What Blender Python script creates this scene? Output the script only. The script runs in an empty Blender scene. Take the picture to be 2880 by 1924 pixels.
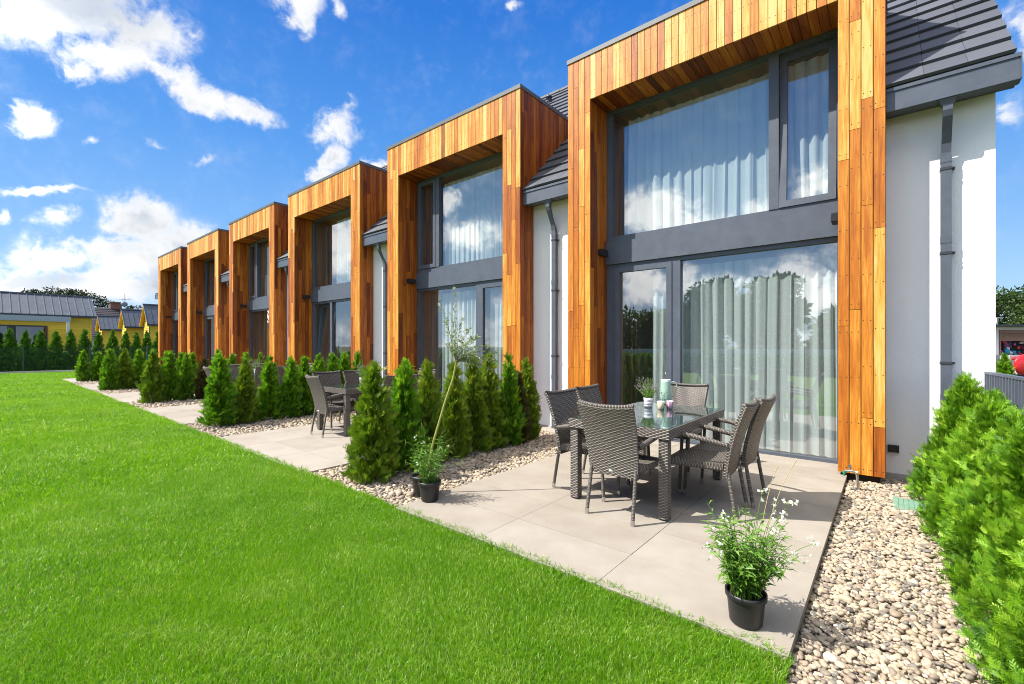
import bpy, math, random
import numpy as np
from math import sin, cos, pi, radians, atan2, sqrt
random.seed(7)
RS = np.random.RandomState(11)
scene = bpy.context.scene
COL = scene.collection

# ------------------------------------------------------------------ camera
YAW = 39.883
cam_d = bpy.data.cameras.new('camera'); cam = bpy.data.objects.new('camera', cam_d); COL.objects.link(cam)
cam.location = (0, 0, 1.5); cam.rotation_euler = (radians(90), 0, radians(YAW))
cam_d.sensor_width = 36; cam_d.lens = 15.85; cam_d.shift_y = 0.0038
cam_d.clip_start = 0.05; cam_d.clip_end = 3000
scene.camera = cam

# ------------------------------------------------------------------ light, exposure
SUN_EL = 51.0
SHX, SHY = 0.676, 0.737                      # direction shadows fall on the ground
scene.view_settings.view_transform = 'Standard'; scene.view_settings.look = 'None'
scene.view_settings.exposure = 1.45; scene.view_settings.gamma = 1.0
scene.view_settings.use_curve_mapping = False
sd = bpy.data.lights.new('sun', 'SUN'); sd.energy = 3.1; sd.angle = radians(0.5); sd.color = (1.0, 0.95, 0.87)
sun = bpy.data.objects.new('sun', sd); COL.objects.link(sun)
sun.rotation_euler = (radians(90 - SUN_EL), 0, atan2(SHY, SHX) - pi / 2)
sun.location = (-8, -8, 12)

FRONT = [(-85.16, 27.14, 8.07, 2.13, -155.95, 1.0), (-79.11, 28.29, 4.42, 2.29, -163.2, 1.0), (-81.98, 25.46, 4.26, 1.72, -156.68, 1.0), (-84.04, 23.55, 1.88, 1.07, -149.91, 1.0), (-76.34, 25.87, 2.33, 1.17, 173.99, 0.9), (-74.13, 24.43, 3.39, 1.37, 173.85, 1.0), (-70.38, 24.04, 3.36, 1.17, 176.19, 1.0), (-86.29, 19.0, 1.52, 1.18, -149.64, 1.0), (-64.96, 34.29, 2.59, 1.49, -161.41, 1.0), (-64.27, 33.29, 1.33, 1.07, 57.71, 0.8), (-61.6, 24.12, 3.04, 2.18, -162.17, 1.0), (-61.45, 21.06, 1.95, 1.67, 64.29, 1.0), (-60.0, 26.88, 1.25, 0.81, -165.22, 0.6), (-62.64, 19.32, 1.91, 1.12, -168.56, 0.9), (-79.11, 11.97, 3.27, 2.47, -157.19, 1.0), (-75.98, 10.32, 3.5, 2.35, -166.49, 1.0), (-80.09, 8.53, 7.19, 3.08, -171.34, 1.0), (-85.16, 7.48, 3.13, 1.67, -161.52, 1.0), (-85.16, 11.65, 1.74, 0.78, -158.65, 0.8), (-82.28, 5.83, 7.91, 2.02, -174.36, 1.0), (-87.02, 5.0, 3.1, 1.3, -173.5, 0.9), (-86.11, 13.37, 3.38, 0.32, -169.31, 0.62), (-88.4, 10.99, 0.87, 0.57, 79.95, 0.9), (-56.25, 21.07, 1.8, 0.83, -172.88, 0.9), (8.7, 24.68, 2.21, 1.16, 100.46, 0.75), (8.09, 19.05, 2.03, 0.97, 96.15, 0.45), (-83.03, 18.54, 0.69, 0.35, -158.54, 0.55), (-78.44, 19.5, 0.97, 0.32, 171.67, 0.5), (-75.07, 29.69, 0.99, 0.57, -153.81, 0.6), (-60.73, 35.13, 1.0, 0.76, 74.66, 0.6), (-39.52, 37.15, 1.22, 0.49, 179.74, 0.5), (-73.75, 18.77, 1.57, 0.4, -167.63, 0.4)]
BACK = [(-157.65, 15.62, 5.82, 2.93, -173.69, 1.0), (-162.54, 13.72, 3.34, 1.92, -171.81, 0.9), (-169.06, 14.84, 1.96, 1.51, -160.04, 0.9), (-173.41, 22.14, 2.92, 2.21, 68.52, 0.75), (-132.26, 17.45, 1.71, 1.52, 98.77, 0.95), (-134.4, 13.69, 4.12, 1.88, 178.36, 1.0), (-156.64, 7.55, 3.33, 3.11, -161.24, 1.0), (-160.62, 7.89, 2.44, 2.03, -170.4, 0.9), (-172.54, 6.89, 4.36, 2.76, -172.76, 1.0), (-164.87, 6.91, 2.75, 1.49, -175.53, 0.8), (-119.27, 11.9, 3.98, 2.9, 94.99, 1.0)]


def nd(nt, t, ins=None, **props):
    n = nt.nodes.new('ShaderNode' + t)
    for k, v in props.items():
        setattr(n, k, v)
    for k, v in (ins or {}).items():
        s = n.inputs[k]
        if isinstance(v, bpy.types.NodeSocket):
            nt.links.new(v, s)
        else:
            s.default_value = v
    return n


def mth(nt, op, a, b=0.0, c=0.0, clamp=False):
    n = nt.nodes.new('ShaderNodeMath'); n.operation = op; n.use_clamp = clamp
    for i, v in enumerate((a, b, c)):
        if isinstance(v, bpy.types.NodeSocket):
            nt.links.new(v, n.inputs[i])
        else:
            n.inputs[i].default_value = v
    return n.outputs[0]


def mixc(nt, fac, a, b, blend='MIX'):
    n = nt.nodes.new('ShaderNodeMix'); n.data_type = 'RGBA'; n.blend_type = blend
    for s, v in ((n.inputs['Factor'], fac), (n.inputs['A'], a), (n.inputs['B'], b)):
        pass
    for idx, v in ((0, fac), (6, a), (7, b)):
        if isinstance(v, bpy.types.NodeSocket):
            nt.links.new(v, n.inputs[idx])
        else:
            n.inputs[idx].default_value = v if idx == 0 else (tuple(v) + (1.0,) if len(v) == 3 else v)
    return n.outputs[2]


def ramp(nt, fac, stops):
    n = nt.nodes.new('ShaderNodeValToRGB')
    el = n.color_ramp.elements
    while len(el) < len(stops):
        el.new(0.5)
    for e, (p, c) in zip(el, stops):
        e.position = p; e.color = tuple(c) + (1.0,) if len(c) == 3 else c
    nt.links.new(fac, n.inputs[0])
    return n.outputs[0]


world = bpy.data.worlds.new('World'); scene.world = world; world.use_nodes = True
wt = world.node_tree
for n in list(wt.nodes):
    wt.nodes.remove(n)
sky = nd(wt, 'TexSky', sky_type='NISHITA', sun_disc=False, sun_elevation=radians(SUN_EL),
         sun_rotation=atan2(-SHX, -SHY), altitude=200.0, air_density=1.0, dust_density=0.25, ozone_density=3.0)
tc = nd(wt, 'TexCoord')
dirv = nd(wt, 'Vector' + 'Math', {0: tc.outputs['Generated']}, operation='NORMALIZE').outputs[0]
sep = nd(wt, 'SeparateXYZ', {0: dirv})
az = mth(wt, 'MULTIPLY', mth(wt, 'ARCTAN2', sep.outputs[0], sep.outputs[1]), 180 / pi)
el = mth(wt, 'MULTIPLY', mth(wt, 'ARCSINE', sep.outputs[2]), 180 / pi)
pos = nd(wt, 'CombineXYZ', {0: az, 1: el, 2: 0.0}).outputs[0]
nz1 = nd(wt, 'TexNoise', {'Vector': dirv, 'Scale': 16.0, 'Detail': 9.0, 'Roughness': 0.62, 'Distortion': 0.25})
nz2 = nd(wt, 'TexNoise', {'Vector': dirv, 'Scale': 46.0, 'Detail': 8.0, 'Roughness': 0.62, 'Distortion': 0.4})
wrp = nd(wt, 'VectorMath', {0: nz1.outputs['Color'], 1: (0.5, 0.5, 0.5)}, operation='SUBTRACT').outputs[0]
wrp = nd(wt, 'VectorMath', {0: wrp, 1: (4.0, 3.0, 0.0)}, operation='MULTIPLY').outputs[0]
posw = nd(wt, 'VectorMath', {0: pos, 1: wrp}, operation='ADD').outputs[0]
acc = None
for (a, e, sx, sy, rot, w) in FRONT + BACK:
    mp = nd(wt, 'Mapping', {'Vector': posw, 'Location': (a, e, 0), 'Rotation': (0, 0, radians(rot)), 'Scale': (sx * 1.38, sy * 1.38, 1)}, vector_type='TEXTURE')
    g = nd(wt, 'TexGradient', {'Vector': mp.outputs[0]}, gradient_type='SPHERICAL').outputs['Fac']
    g = mth(wt, 'MULTIPLY', g, w)
    acc = g if acc is None else mth(wt, 'SMOOTH_MAX', acc, g, 0.12)
# scattered fair-weather cloud elsewhere (behind and beside the place, as the windows mirror it)
nb = nd(wt, 'TexNoise', {'Vector': dirv, 'Scale': 3.2, 'Detail': 4.0, 'Roughness': 0.55})
behind = mth(wt, 'MULTIPLY', mth(wt, 'SUBTRACT', -0.05, sep.outputs[1]), 6.0, clamp=True)
low = mth(wt, 'SUBTRACT', 1.0, mth(wt, 'DIVIDE', mth(wt, 'SUBTRACT', el, 4.0), 16.0), clamp=True)
scat = mth(wt, 'MULTIPLY', mth(wt, 'MULTIPLY', mth(wt, 'SUBTRACT', nb.outputs[0], 0.44), 3.2, clamp=True), behind)
scat = mth(wt, 'MULTIPLY', scat, mth(wt, 'MULTIPLY_ADD', low, 0.6, 0.4))
# low bank over the horizon everywhere
bank = mth(wt, 'MULTIPLY', mth(wt, 'MULTIPLY', mth(wt, 'SUBTRACT', 1.0, mth(wt, 'DIVIDE', el, 7.0), clamp=True), mth(wt, 'MULTIPLY', mth(wt, 'SUBTRACT', nb.outputs[0], 0.25), 3.0, clamp=True)), 0.5)
fill_cloud = mth(wt, 'MULTIPLY', mth(wt, 'MULTIPLY', mth(wt, 'SUBTRACT', el, 36.0), 0.08, clamp=True), mth(wt, 'MULTIPLY', mth(wt, 'SUBTRACT', 0.25, sep.outputs[1]), 4.0, clamp=True))  # unseen cloud cover overhead and behind, added for neutral fill light
fill_cloud = mth(wt, 'MULTIPLY', fill_cloud, mth(wt, 'MULTIPLY', mth(wt, 'SUBTRACT', nb.outputs[0], 0.24), 5.0, clamp=True))
acc = mth(wt, 'MAXIMUM', mth(wt, 'MAXIMUM', mth(wt, 'MAXIMUM', acc, scat), bank), mth(wt, 'MULTIPLY', fill_cloud, 0.95))
detail = mth(wt, 'ADD', mth(wt, 'MULTIPLY', mth(wt, 'SUBTRACT', nz1.outputs[0], 0.5), 1.5), mth(wt, 'MULTIPLY', mth(wt, 'SUBTRACT', nz2.outputs[0], 0.5), 1.0))
dens = mth(wt, 'ADD', acc, mth(wt, 'MULTIPLY', detail, mth(wt, 'MULTIPLY', acc, 2.6, clamp=True)))
cov = nd(wt, 'MapRange', {'Value': dens, 'From Min': 0.06, 'From Max': 0.74, 'To Min': 0.0, 'To Max': 1.0}, interpolation_type='SMOOTHSTEP').outputs[0]
# grey bellies: thick parts, uneven
nz3 = nd(wt, 'TexNoise', {'Vector': dirv, 'Scale': 9.0, 'Detail': 5.0, 'Roughness': 0.5})
grey = mth(wt, 'MULTIPLY', mth(wt, 'MULTIPLY', mth(wt, 'SUBTRACT', dens, 0.50), 2.2, clamp=True), mth(wt, 'MULTIPLY', mth(wt, 'SUBTRACT', nz3.outputs[0], 0.43), 4.0, clamp=True))
for (a, e, sx, sy) in ((-85.0, 29.0, 9.0, 3.2), (-76.5, 6.2, 4.0, 2.2), (-86.0, 5.5, 4.0, 1.6)):
    mp = nd(wt, 'Mapping', {'Vector': posw, 'Location': (a, e, 0), 'Scale': (sx, sy, 1)}, vector_type='TEXTURE')
    grey = mth(wt, 'ADD', grey, mth(wt, 'MULTIPLY', nd(wt, 'TexGradient', {'Vector': mp.outputs[0]}, gradient_type='SPHERICAL').outputs['Fac'], 1.1), clamp=True)
fill_boost = mth(wt, 'MULTIPLY', mth(wt, 'SUBTRACT', 0.15, sep.outputs[1]), 3.0, clamp=True)      # clouds out of view brightened as added fill light
ccol = mixc(wt, fill_boost, mixc(wt, grey, (2.5, 2.52, 2.55), (1.25, 1.43, 1.7)), mixc(wt, grey, (6.6, 6.5, 6.3), (4.0, 4.1, 4.3)))
grad = ramp(wt, mth(wt, 'DIVIDE', el, 90.0, clamp=True), [(0.0, (1.05, 1.55, 2.2)), (0.07, (0.76, 1.34, 2.18)), (0.14, (0.46, 1.08, 2.12)), (0.25, (0.16, 0.74, 1.98)), (0.40, (0.015, 0.42, 1.65)), (1.0, (0.008, 0.22, 1.0))])
scol = mixc(wt, 0.92, sky.outputs[0], grad)
fin = mixc(wt, cov, scol, ccol)
bg = nd(wt, 'Background', {'Color': fin, 'Strength': 0.15})
out = nd(wt, 'OutputWorld', {'Surface': bg.outputs[0]})

cy = scene.cycles
cy.use_denoising = True
scene.render.filter_size = 1.0; cy.filter_width = 1.0
cy.max_bounces = 10; cy.diffuse_bounces = 4; cy.glossy_bounces = 4; cy.transmission_bounces = 8; cy.transparent_max_bounces = 24
cy.caustics_reflective = False; cy.caustics_refractive = False
cy.sample_clamp_indirect = 8.0
cy.use_adaptive_sampling = True; cy.adaptive_threshold = 0.01


# ------------------------------------------------------------------ materials
def srgb(r, g, b):
    return tuple((c / 255 / 12.92) if c / 255 <= 0.04045 else ((c / 255 + 0.055) / 1.055) ** 2.4 for c in (r, g, b))


def newmat(name):
    m = bpy.data.materials.new(name); m.use_nodes = True
    nt = m.node_tree
    b = nt.nodes['Principled BSDF']
    return m, nt, b


def lk(nt, a, b):
    nt.links.new(a, b)


def simple(name, col, rough=0.5, metal=0.0, noise=0.0, nscale=20.0, bump=0.0, bscale=80.0, spec=0.5, bdist=0.004):
    m, nt, b = newmat(name)
    b.inputs['Roughness'].default_value = rough; b.inputs['Metallic'].default_value = metal
    b.inputs['Specular IOR Level'].default_value = spec
    t = nd(nt, 'TexCoord')
    if noise > 0:
        n = nd(nt, 'TexNoise', {'Vector': t.outputs['Object'], 'Scale': nscale, 'Detail': 5.0, 'Roughness': 0.6})
        f = mth(nt, 'MULTIPLY_ADD', n.outputs[0], 2.0, -0.5, clamp=True)
        c = mixc(nt, f, tuple(x * (1 - noise) for x in col), tuple(min(1, x * (1 + noise)) for x in col))
        lk(nt, c, b.inputs['Base Color'])
        lk(nt, mth(nt, 'MULTIPLY_ADD', n.outputs[0], 0.25, rough - 0.12, clamp=True), b.inputs['Roughness'])
    else:
        b.inputs['Base Color'].default_value = col + (1,)
    if bump > 0:
        n2 = nd(nt, 'TexNoise', {'Vector': t.outputs['Object'], 'Scale': bscale, 'Detail': 4.0, 'Roughness': 0.6})
        bp = nd(nt, 'Bump', {'Height': n2.outputs[0], 'Strength': bump, 'Distance': bdist})
        lk(nt, bp.outputs[0], b.inputs['Normal'])
    return m


def attr(nt, name):
    return nd(nt, 'Attribute', attribute_name=name)


def wood_mat():
    m, nt, b = newmat('oiled_larch_boards')
    t = attr(nt, 'tone'); g = attr(nt, 'uvm')
    v = nd(nt, 'VectorMath', {0: g.outputs['Vector'], 1: (1.6, 26.0, 26.0)}, operation='MULTIPLY').outputs[0]
    n1 = nd(nt, 'TexNoise', {'Vector': v, 'Scale': 1.0, 'Detail': 6.0, 'Roughness': 0.65, 'Distortion': 0.6})
    v2 = nd(nt, 'VectorMath', {0: g.outputs['Vector'], 1: (0.9, 7.0, 7.0)}, operation='MULTIPLY').outputs[0]
    n2 = nd(nt, 'TexNoise', {'Vector': v2, 'Scale': 1.0, 'Detail': 3.0, 'Roughness': 0.5, 'Distortion': 1.2})
    v3 = nd(nt, 'VectorMath', {0: g.outputs['Vector'], 1: (4.0, 120.0, 120.0)}, operation='MULTIPLY').outputs[0]
    n3 = nd(nt, 'TexNoise', {'Vector': v3, 'Scale': 1.0, 'Detail': 3.0, 'Roughness': 0.6})
    f = mth(nt, 'ADD', t.outputs['Fac'], mth(nt, 'MULTIPLY', mth(nt, 'SUBTRACT', n1.outputs[0], 0.5), 0.85))
    f = mth(nt, 'ADD', f, mth(nt, 'MULTIPLY', mth(nt, 'SUBTRACT', n2.outputs[0], 0.5), 0.5))
    f = mth(nt, 'ADD', f, mth(nt, 'MULTIPLY', mth(nt, 'SUBTRACT', n3.outputs[0], 0.5), 0.4), clamp=True)
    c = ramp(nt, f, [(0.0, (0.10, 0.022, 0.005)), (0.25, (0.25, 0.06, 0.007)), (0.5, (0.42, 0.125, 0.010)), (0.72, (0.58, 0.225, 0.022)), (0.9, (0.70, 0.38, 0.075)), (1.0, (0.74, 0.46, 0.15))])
    lk(nt, c, b.inputs['Base Color'])
    b.inputs['Roughness'].default_value = 0.5; b.inputs['Specular IOR Level'].default_value = 0.35
    bp = nd(nt, 'Bump', {'Height': n3.outputs[0], 'Strength': 0.35, 'Distance': 0.002})
    lk(nt, bp.outputs[0], b.inputs['Normal'])
    return m


def wicker_mat(name, row=0.013, pitch=0.032, holes=True, base=(0.175, 0.15, 0.128)):
    m, nt, b = newmat(name)
    g = attr(nt, 'uvm'); s = nd(nt, 'SeparateXYZ', {0: g.outputs['Vector']})
    r = mth(nt, 'DIVIDE', s.outputs[1], row)
    fl = mth(nt, 'FLOOR', r); fr = mth(nt, 'FRACT', r)
    prof = mth(nt, 'SUBTRACT', 1.0, mth(nt, 'POWER', mth(nt, 'ABSOLUTE', mth(nt, 'MULTIPLY_ADD', fr, 2.0, -1.0)), 2.0))
    ph = mth(nt, 'SINE', mth(nt, 'MULTIPLY', mth(nt, 'ADD', mth(nt, 'DIVIDE', s.outputs[0], pitch), fl), pi))
    h = mth(nt, 'MULTIPLY', prof, mth(nt, 'MULTIPLY_ADD', ph, 0.42, 0.58))
    wn = nd(nt, 'TexNoise', {'Vector': nd(nt, 'CombineXYZ', {0: mth(nt, 'MULTIPLY', s.outputs[0], 18.0), 1: mth(nt, 'MULTIPLY', fl, 3.7), 2: 0.0}).outputs[0], 'Scale': 1.0, 'Detail': 2.0})
    k = mth(nt, 'MULTIPLY_ADD', wn.outputs[0], 0.9, 0.55)
    dark = tuple(x * 0.22 for x in base)  # weave gaps and dipping strands darkened: occlusion painted into the colour
    c = mixc(nt, h, dark, tuple(x * 1.45 for x in base))
    c = mixc(nt, 1.0, c, nd(nt, 'CombineXYZ', {0: k, 1: k, 2: k}).outputs[0], 'MULTIPLY')
    lk(nt, c, b.inputs['Base Color'])
    b.inputs['Roughness'].default_value = 0.42; b.inputs['Specular IOR Level'].default_value = 0.45
    bp = nd(nt, 'Bump', {'Height': h, 'Strength': 0.9, 'Distance': 0.006})
    lk(nt, bp.outputs[0], b.inputs['Normal'])
    if holes:
        tr = nd(nt, 'BsdfTransparent')
        a = mth(nt, 'GREATER_THAN', h, 0.07)
        mx = nd(nt, 'MixShader', {0: a, 1: tr.outputs[0], 2: b.outputs[0]})
        lk(nt, mx.outputs[0], nt.nodes['Material Output'].inputs[0])
    return m


def foliage_mat(name, stops, trans=0.35, rough=0.5, attrname='tone', spec=0.3):
    m, nt, b = newmat(name)
    t = attr(nt, attrname)
    c = ramp(nt, t.outputs['Fac'], stops)
    lk(nt, c, b.inputs['Base Color'])
    b.inputs['Roughness'].default_value = rough; b.inputs['Specular IOR Level'].default_value = spec
    tl = nd(nt, 'BsdfTranslucent', {'Color': mixc(nt, 1.0, c, (1.15, 1.25, 0.6), 'MULTIPLY')})
    mx = nd(nt, 'MixShader', {0: trans, 1: b.outputs[0], 2: tl.outputs[0]})
    lk(nt, mx.outputs[0], nt.nodes['Material Output'].inputs[0])
    return m


def glass_mat(name, tint=(0.86, 0.93, 0.9), ior=3.0, rough=0.0, minrefl=0.0):
    m, nt, b = newmat(name)
    nt.nodes.remove(b)
    bf = nd(nt, 'NewGeometry').outputs['Backfacing']
    fr = nd(nt, 'Fresnel', {'IOR': mth(nt, 'MULTIPLY_ADD', bf, 1.0 / ior - ior, ior)})
    tn = nd(nt, 'TexNoise', {'Vector': nd(nt, 'TexCoord').outputs['Object'], 'Scale': 1.1, 'Detail': 1.0})
    bp = nd(nt, 'Bump', {'Height': tn.outputs[0], 'Strength': 0.05, 'Distance': 0.02})
    gl = nd(nt, 'BsdfGlossy', {'Color': (0.95, 0.97, 1, 1), 'Roughness': rough, 'Normal': bp.outputs[0]})
    tr = nd(nt, 'BsdfTransparent', {'Color': tint + (1,)})
    f = mth(nt, 'ADD', fr.outputs[0], minrefl, clamp=True)
    mx = nd(nt, 'MixShader', {0: f, 1: tr.outputs[0], 2: gl.outputs[0]})
    lk(nt, mx.outputs[0], nt.nodes['Material Output'].inputs[0])
    return m


def curtain_mat(name, col, trans, transp=0.0):
    m, nt, b = newmat(name)
    g = attr(nt, 'uvm')
    v = nd(nt, 'VectorMath', {0: g.outputs['Vector'], 1: (260.0, 40.0, 0.0)}, operation='MULTIPLY').outputs[0]
    n = nd(nt, 'TexNoise', {'Vector': v, 'Scale': 1.0, 'Detail': 2.0})
    c = mixc(nt, n.outputs[0], tuple(x * 0.9 for x in col), tuple(min(1, x * 1.08) for x in col))
    d = nd(nt, 'BsdfDiffuse', {'Color': c}); tl = nd(nt, 'BsdfTranslucent', {'Color': c})
    mx = nd(nt, 'MixShader', {0: trans, 1: d.outputs[0], 2: tl.outputs[0]})
    if transp > 0:
        tr = nd(nt, 'BsdfTransparent')
        mx = nd(nt, 'MixShader', {0: transp, 1: mx.outputs[0], 2: tr.outputs[0]})
    nt.nodes.remove(b)
    lk(nt, mx.outputs[0], nt.nodes['Material Output'].inputs[0])
    return m


def tone_mat(name, stops, rough=0.6, noise=0.2, nscale=30.0, bump=0.0, bscale=60.0, spec=0.4, amp=1.0):
    m, nt, b = newmat(name)
    t = attr(nt, 'tone'); co = nd(nt, 'TexCoord')
    n = nd(nt, 'TexNoise', {'Vector': co.outputs['Object'], 'Scale': nscale, 'Detail': 5.0, 'Roughness': 0.62})
    f = mth(nt, 'ADD', mth(nt, 'MULTIPLY', t.outputs['Fac'], amp), mth(nt, 'MULTIPLY', mth(nt, 'SUBTRACT', n.outputs[0], 0.5), noise), clamp=True)
    lk(nt, ramp(nt, f, stops), b.inputs['Base Color'])
    b.inputs['Roughness'].default_value = rough; b.inputs['Specular IOR Level'].default_value = spec
    if bump > 0:
        n2 = nd(nt, 'TexNoise', {'Vector': co.outputs['Object'], 'Scale': bscale, 'Detail': 4.0})
        bp = nd(nt, 'Bump', {'Height': n2.outputs[0], 'Strength': bump, 'Distance': 0.003})
        lk(nt, bp.outputs[0], b.inputs['Normal'])
    return m


WOOD = wood_mat()
DARKGAP = simple('dark_wood_backing', (0.02, 0.011, 0.006), 0.9)
ANTH = simple('anthracite_metal', (0.082, 0.096, 0.122), 0.42, 0.0, 0.12, 6.0, 0.06, 300.0, 0.5, 0.001)
ANTHD = simple('anthracite_metal_dark', (0.03, 0.034, 0.04), 0.5)
STEEL = simple('steel', (0.55, 0.55, 0.54), 0.28, 1.0)
ZINC = simple('coping_metal', (0.11, 0.115, 0.12), 0.5, 0.0, 0.25, 50.0, 0.2, 160.0)
BLACKP = simple('black_plastic', (0.014, 0.014, 0.015), 0.42, 0.0, 0.3, 14.0, 0.1, 70.0)
SCREW = simple('screw_head', (0.03, 0.015, 0.01), 0.6)
GLASS = glass_mat('window_glass', (0.89, 0.955, 0.945))
TGLASS = glass_mat('table_glass', (0.72, 0.82, 0.8), 1.55)
WICK = wicker_mat('grey_brown_wicker')
WICKT = wicker_mat('wicker_table', 0.0125, 0.030, False)
WICKL = wicker_mat('wicker_wrapped_tube', 0.011, 0.5, False)
SHEER = curtain_mat('sheer_white_curtain', (0.84, 0.88, 0.87), 0.38, 0.10)
DRAPE = curtain_mat('grey_drape', (0.17, 0.17, 0.165), 0.15)
BDRAPE = curtain_mat('brown_drape', (0.16, 0.125, 0.09), 0.15)
TILE = tone_mat('roof_tile', [(0, (0.058, 0.064, 0.080)), (1, (0.098, 0.104, 0.122))], 0.62, 0.5, 7.0, 0.25, 90.0)
PAVE = tone_mat('paving_tile', [(0, (0.25, 0.215, 0.175)), (0.4, (0.325, 0.29, 0.246)), (0.6, (0.345, 0.31, 0.265)), (1, (0.40, 0.365, 0.318))], 0.75, 0.85, 2.3, 0.12, 400.0, 0.25, 0.6)
PEB = tone_mat('river_pebbles', [(0, (0.10, 0.085, 0.072)), (0.10, (0.19, 0.17, 0.15)), (0.25, (0.28, 0.215, 0.155)), (0.5, (0.41, 0.335, 0.235)), (0.7, (0.46, 0.385, 0.28)), (0.85, (0.36, 0.275, 0.21)), (1.0, (0.55, 0.49, 0.40))], 0.6, 0.16, 60.0, 0.15, 120.0, 0.35)
BED = simple('gravel_soil', (0.24, 0.20, 0.15), 0.95, 0, 0.4, 30.0, 0.6, 60.0, 0.2, 0.02)
CONC = simple('concrete', (0.42, 0.40, 0.37), 0.85, 0, 0.2, 8.0, 0.2, 60.0, 0.3)
TRUNK = simple('bark', (0.11, 0.07, 0.045), 0.9, 0, 0.4, 40.0, 0.5, 80.0, 0.2)
SOIL = simple('potting_soil', (0.03, 0.02, 0.013), 0.95, 0, 0.5, 80.0, 0.8, 120.0, 0.2, 0.01)
THU = foliage_mat('thuja_green', [(0, (0.04, 0.115, 0.008)), (0.35, (0.095, 0.235, 0.012)), (0.7, (0.21, 0.40, 0.016)), (1, (0.38, 0.54, 0.04))], 0.38)
THUY = foliage_mat('thuja_yellowing', [(0, (0.06, 0.12, 0.01)), (0.35, (0.13, 0.22, 0.014)), (0.75, (0.24, 0.34, 0.02)), (1, (0.36, 0.34, 0.04))], 0.3)
THUB = foliage_mat('thuja_browning', [(0, (0.04, 0.035, 0.014)), (0.35, (0.075, 0.065, 0.02)), (0.75, (0.11, 0.10, 0.02)), (1, (0.20, 0.12, 0.03))], 0.25)
THUL = foliage_mat('thuja_bright', [(0, (0.022, 0.08, 0.006)), (0.3, (0.075, 0.20, 0.008)), (0.65, (0.20, 0.40, 0.013)), (1, (0.40, 0.58, 0.06))], 0.26)
THUD = foliage_mat('thuja_hedge', [(0, (0.025, 0.08, 0.010)), (0.4, (0.06, 0.17, 0.012)), (0.8, (0.13, 0.30, 0.016)), (1, (0.22, 0.40, 0.025))], 0.3)
GRASS = foliage_mat('grass_blades', [(0, (0.055, 0.175, 0.003)), (0.35, (0.125, 0.31, 0.004)), (0.75, (0.245, 0.435, 0.006)), (1, (0.44, 0.50, 0.14))], 0.45, 0.38, spec=0.4)
LEAF = foliage_mat('plant_leaves', [(0, (0.05, 0.13, 0.015)), (0.5, (0.13, 0.27, 0.035)), (1, (0.26, 0.40, 0.08))], 0.3, 0.4)
WILL = foliage_mat('willow_leaves', [(0, (0.10, 0.16, 0.05)), (0.5, (0.26, 0.33, 0.14)), (1, (0.50, 0.52, 0.34))], 0.35, 0.5)
LAV = foliage_mat('lavender', [(0, (0.10, 0.18, 0.05)), (0.6, (0.20, 0.33, 0.08)), (0.8, (0.30, 0.36, 0.22)), (1, (0.36, 0.28, 0.36))], 0.3)
PETAL = foliage_mat('white_petals', [(0, (0.75, 0.75, 0.72)), (1, (0.85, 0.84, 0.82))], 0.4)
TREEM = foliage_mat('tree_leaves', [(0, (0.02, 0.04, 0.010)), (0.5, (0.05, 0.09, 0.018)), (1, (0.11, 0.16, 0.035))], 0.3)
TREED = foliage_mat('dark_tree_leaves', [(0, (0.012, 0.022, 0.008)), (0.5, (0.028, 0.042, 0.014)), (1, (0.05, 0.07, 0.022))], 0.2)


def stucco():
    m, nt, b = newmat('white_stucco')
    co = nd(nt, 'TexCoord')
    n = nd(nt, 'TexNoise', {'Vector': co.outputs['Object'], 'Scale': 95.0, 'Detail': 3.0, 'Roughness': 0.6})
    n2 = nd(nt, 'TexNoise', {'Vector': co.outputs['Object'], 'Scale': 1.5, 'Detail': 3.0})
    lk(nt, mixc(nt, n2.outputs[0], (0.83, 0.83, 0.825), (0.89, 0.885, 0.88)), b.inputs['Base Color'])
    b.inputs['Roughness'].default_value = 0.9; b.inputs['Specular IOR Level'].default_value = 0.2
    bp = nd(nt, 'Bump', {'Height': n.outputs[0], 'Strength': 0.45, 'Distance': 0.006})
    lk(nt, bp.outputs[0], b.inputs['Normal'])
    return m


STUC = stucco()


def lawn_mat(name, c0, c1):
    m, nt, b = newmat(name)
    co = nd(nt, 'TexCoord')
    n = nd(nt, 'TexNoise', {'Vector': co.outputs['Object'], 'Scale': 3.0, 'Detail': 6.0, 'Roughness': 0.7})
    n2 = nd(nt, 'TexNoise', {'Vector': co.outputs['Object'], 'Scale': 140.0, 'Detail': 3.0, 'Roughness': 0.7})
    f = mth(nt, 'ADD', mth(nt, 'MULTIPLY', n.outputs[0], 0.5), mth(nt, 'MULTIPLY', n2.outputs[0], 0.5))
    lk(nt, mixc(nt, mth(nt, 'MULTIPLY_ADD', f, 2.4, -0.7, clamp=True), c0, c1), b.inputs['Base Color'])
    b.inputs['Roughness'].default_value = 0.9
    bp = nd(nt, 'Bump', {'Height': n2.outputs[0], 'Strength': 1.0, 'Distance': 0.03})
    lk(nt, bp.outputs[0], b.inputs['Normal'])
    return m


LAWN = lawn_mat('lawn_turf', (0.065, 0.15, 0.005), (0.14, 0.26, 0.006))
EARTH = lawn_mat('rough_ground', (0.06, 0.08, 0.03), (0.12, 0.13, 0.05))


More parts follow.
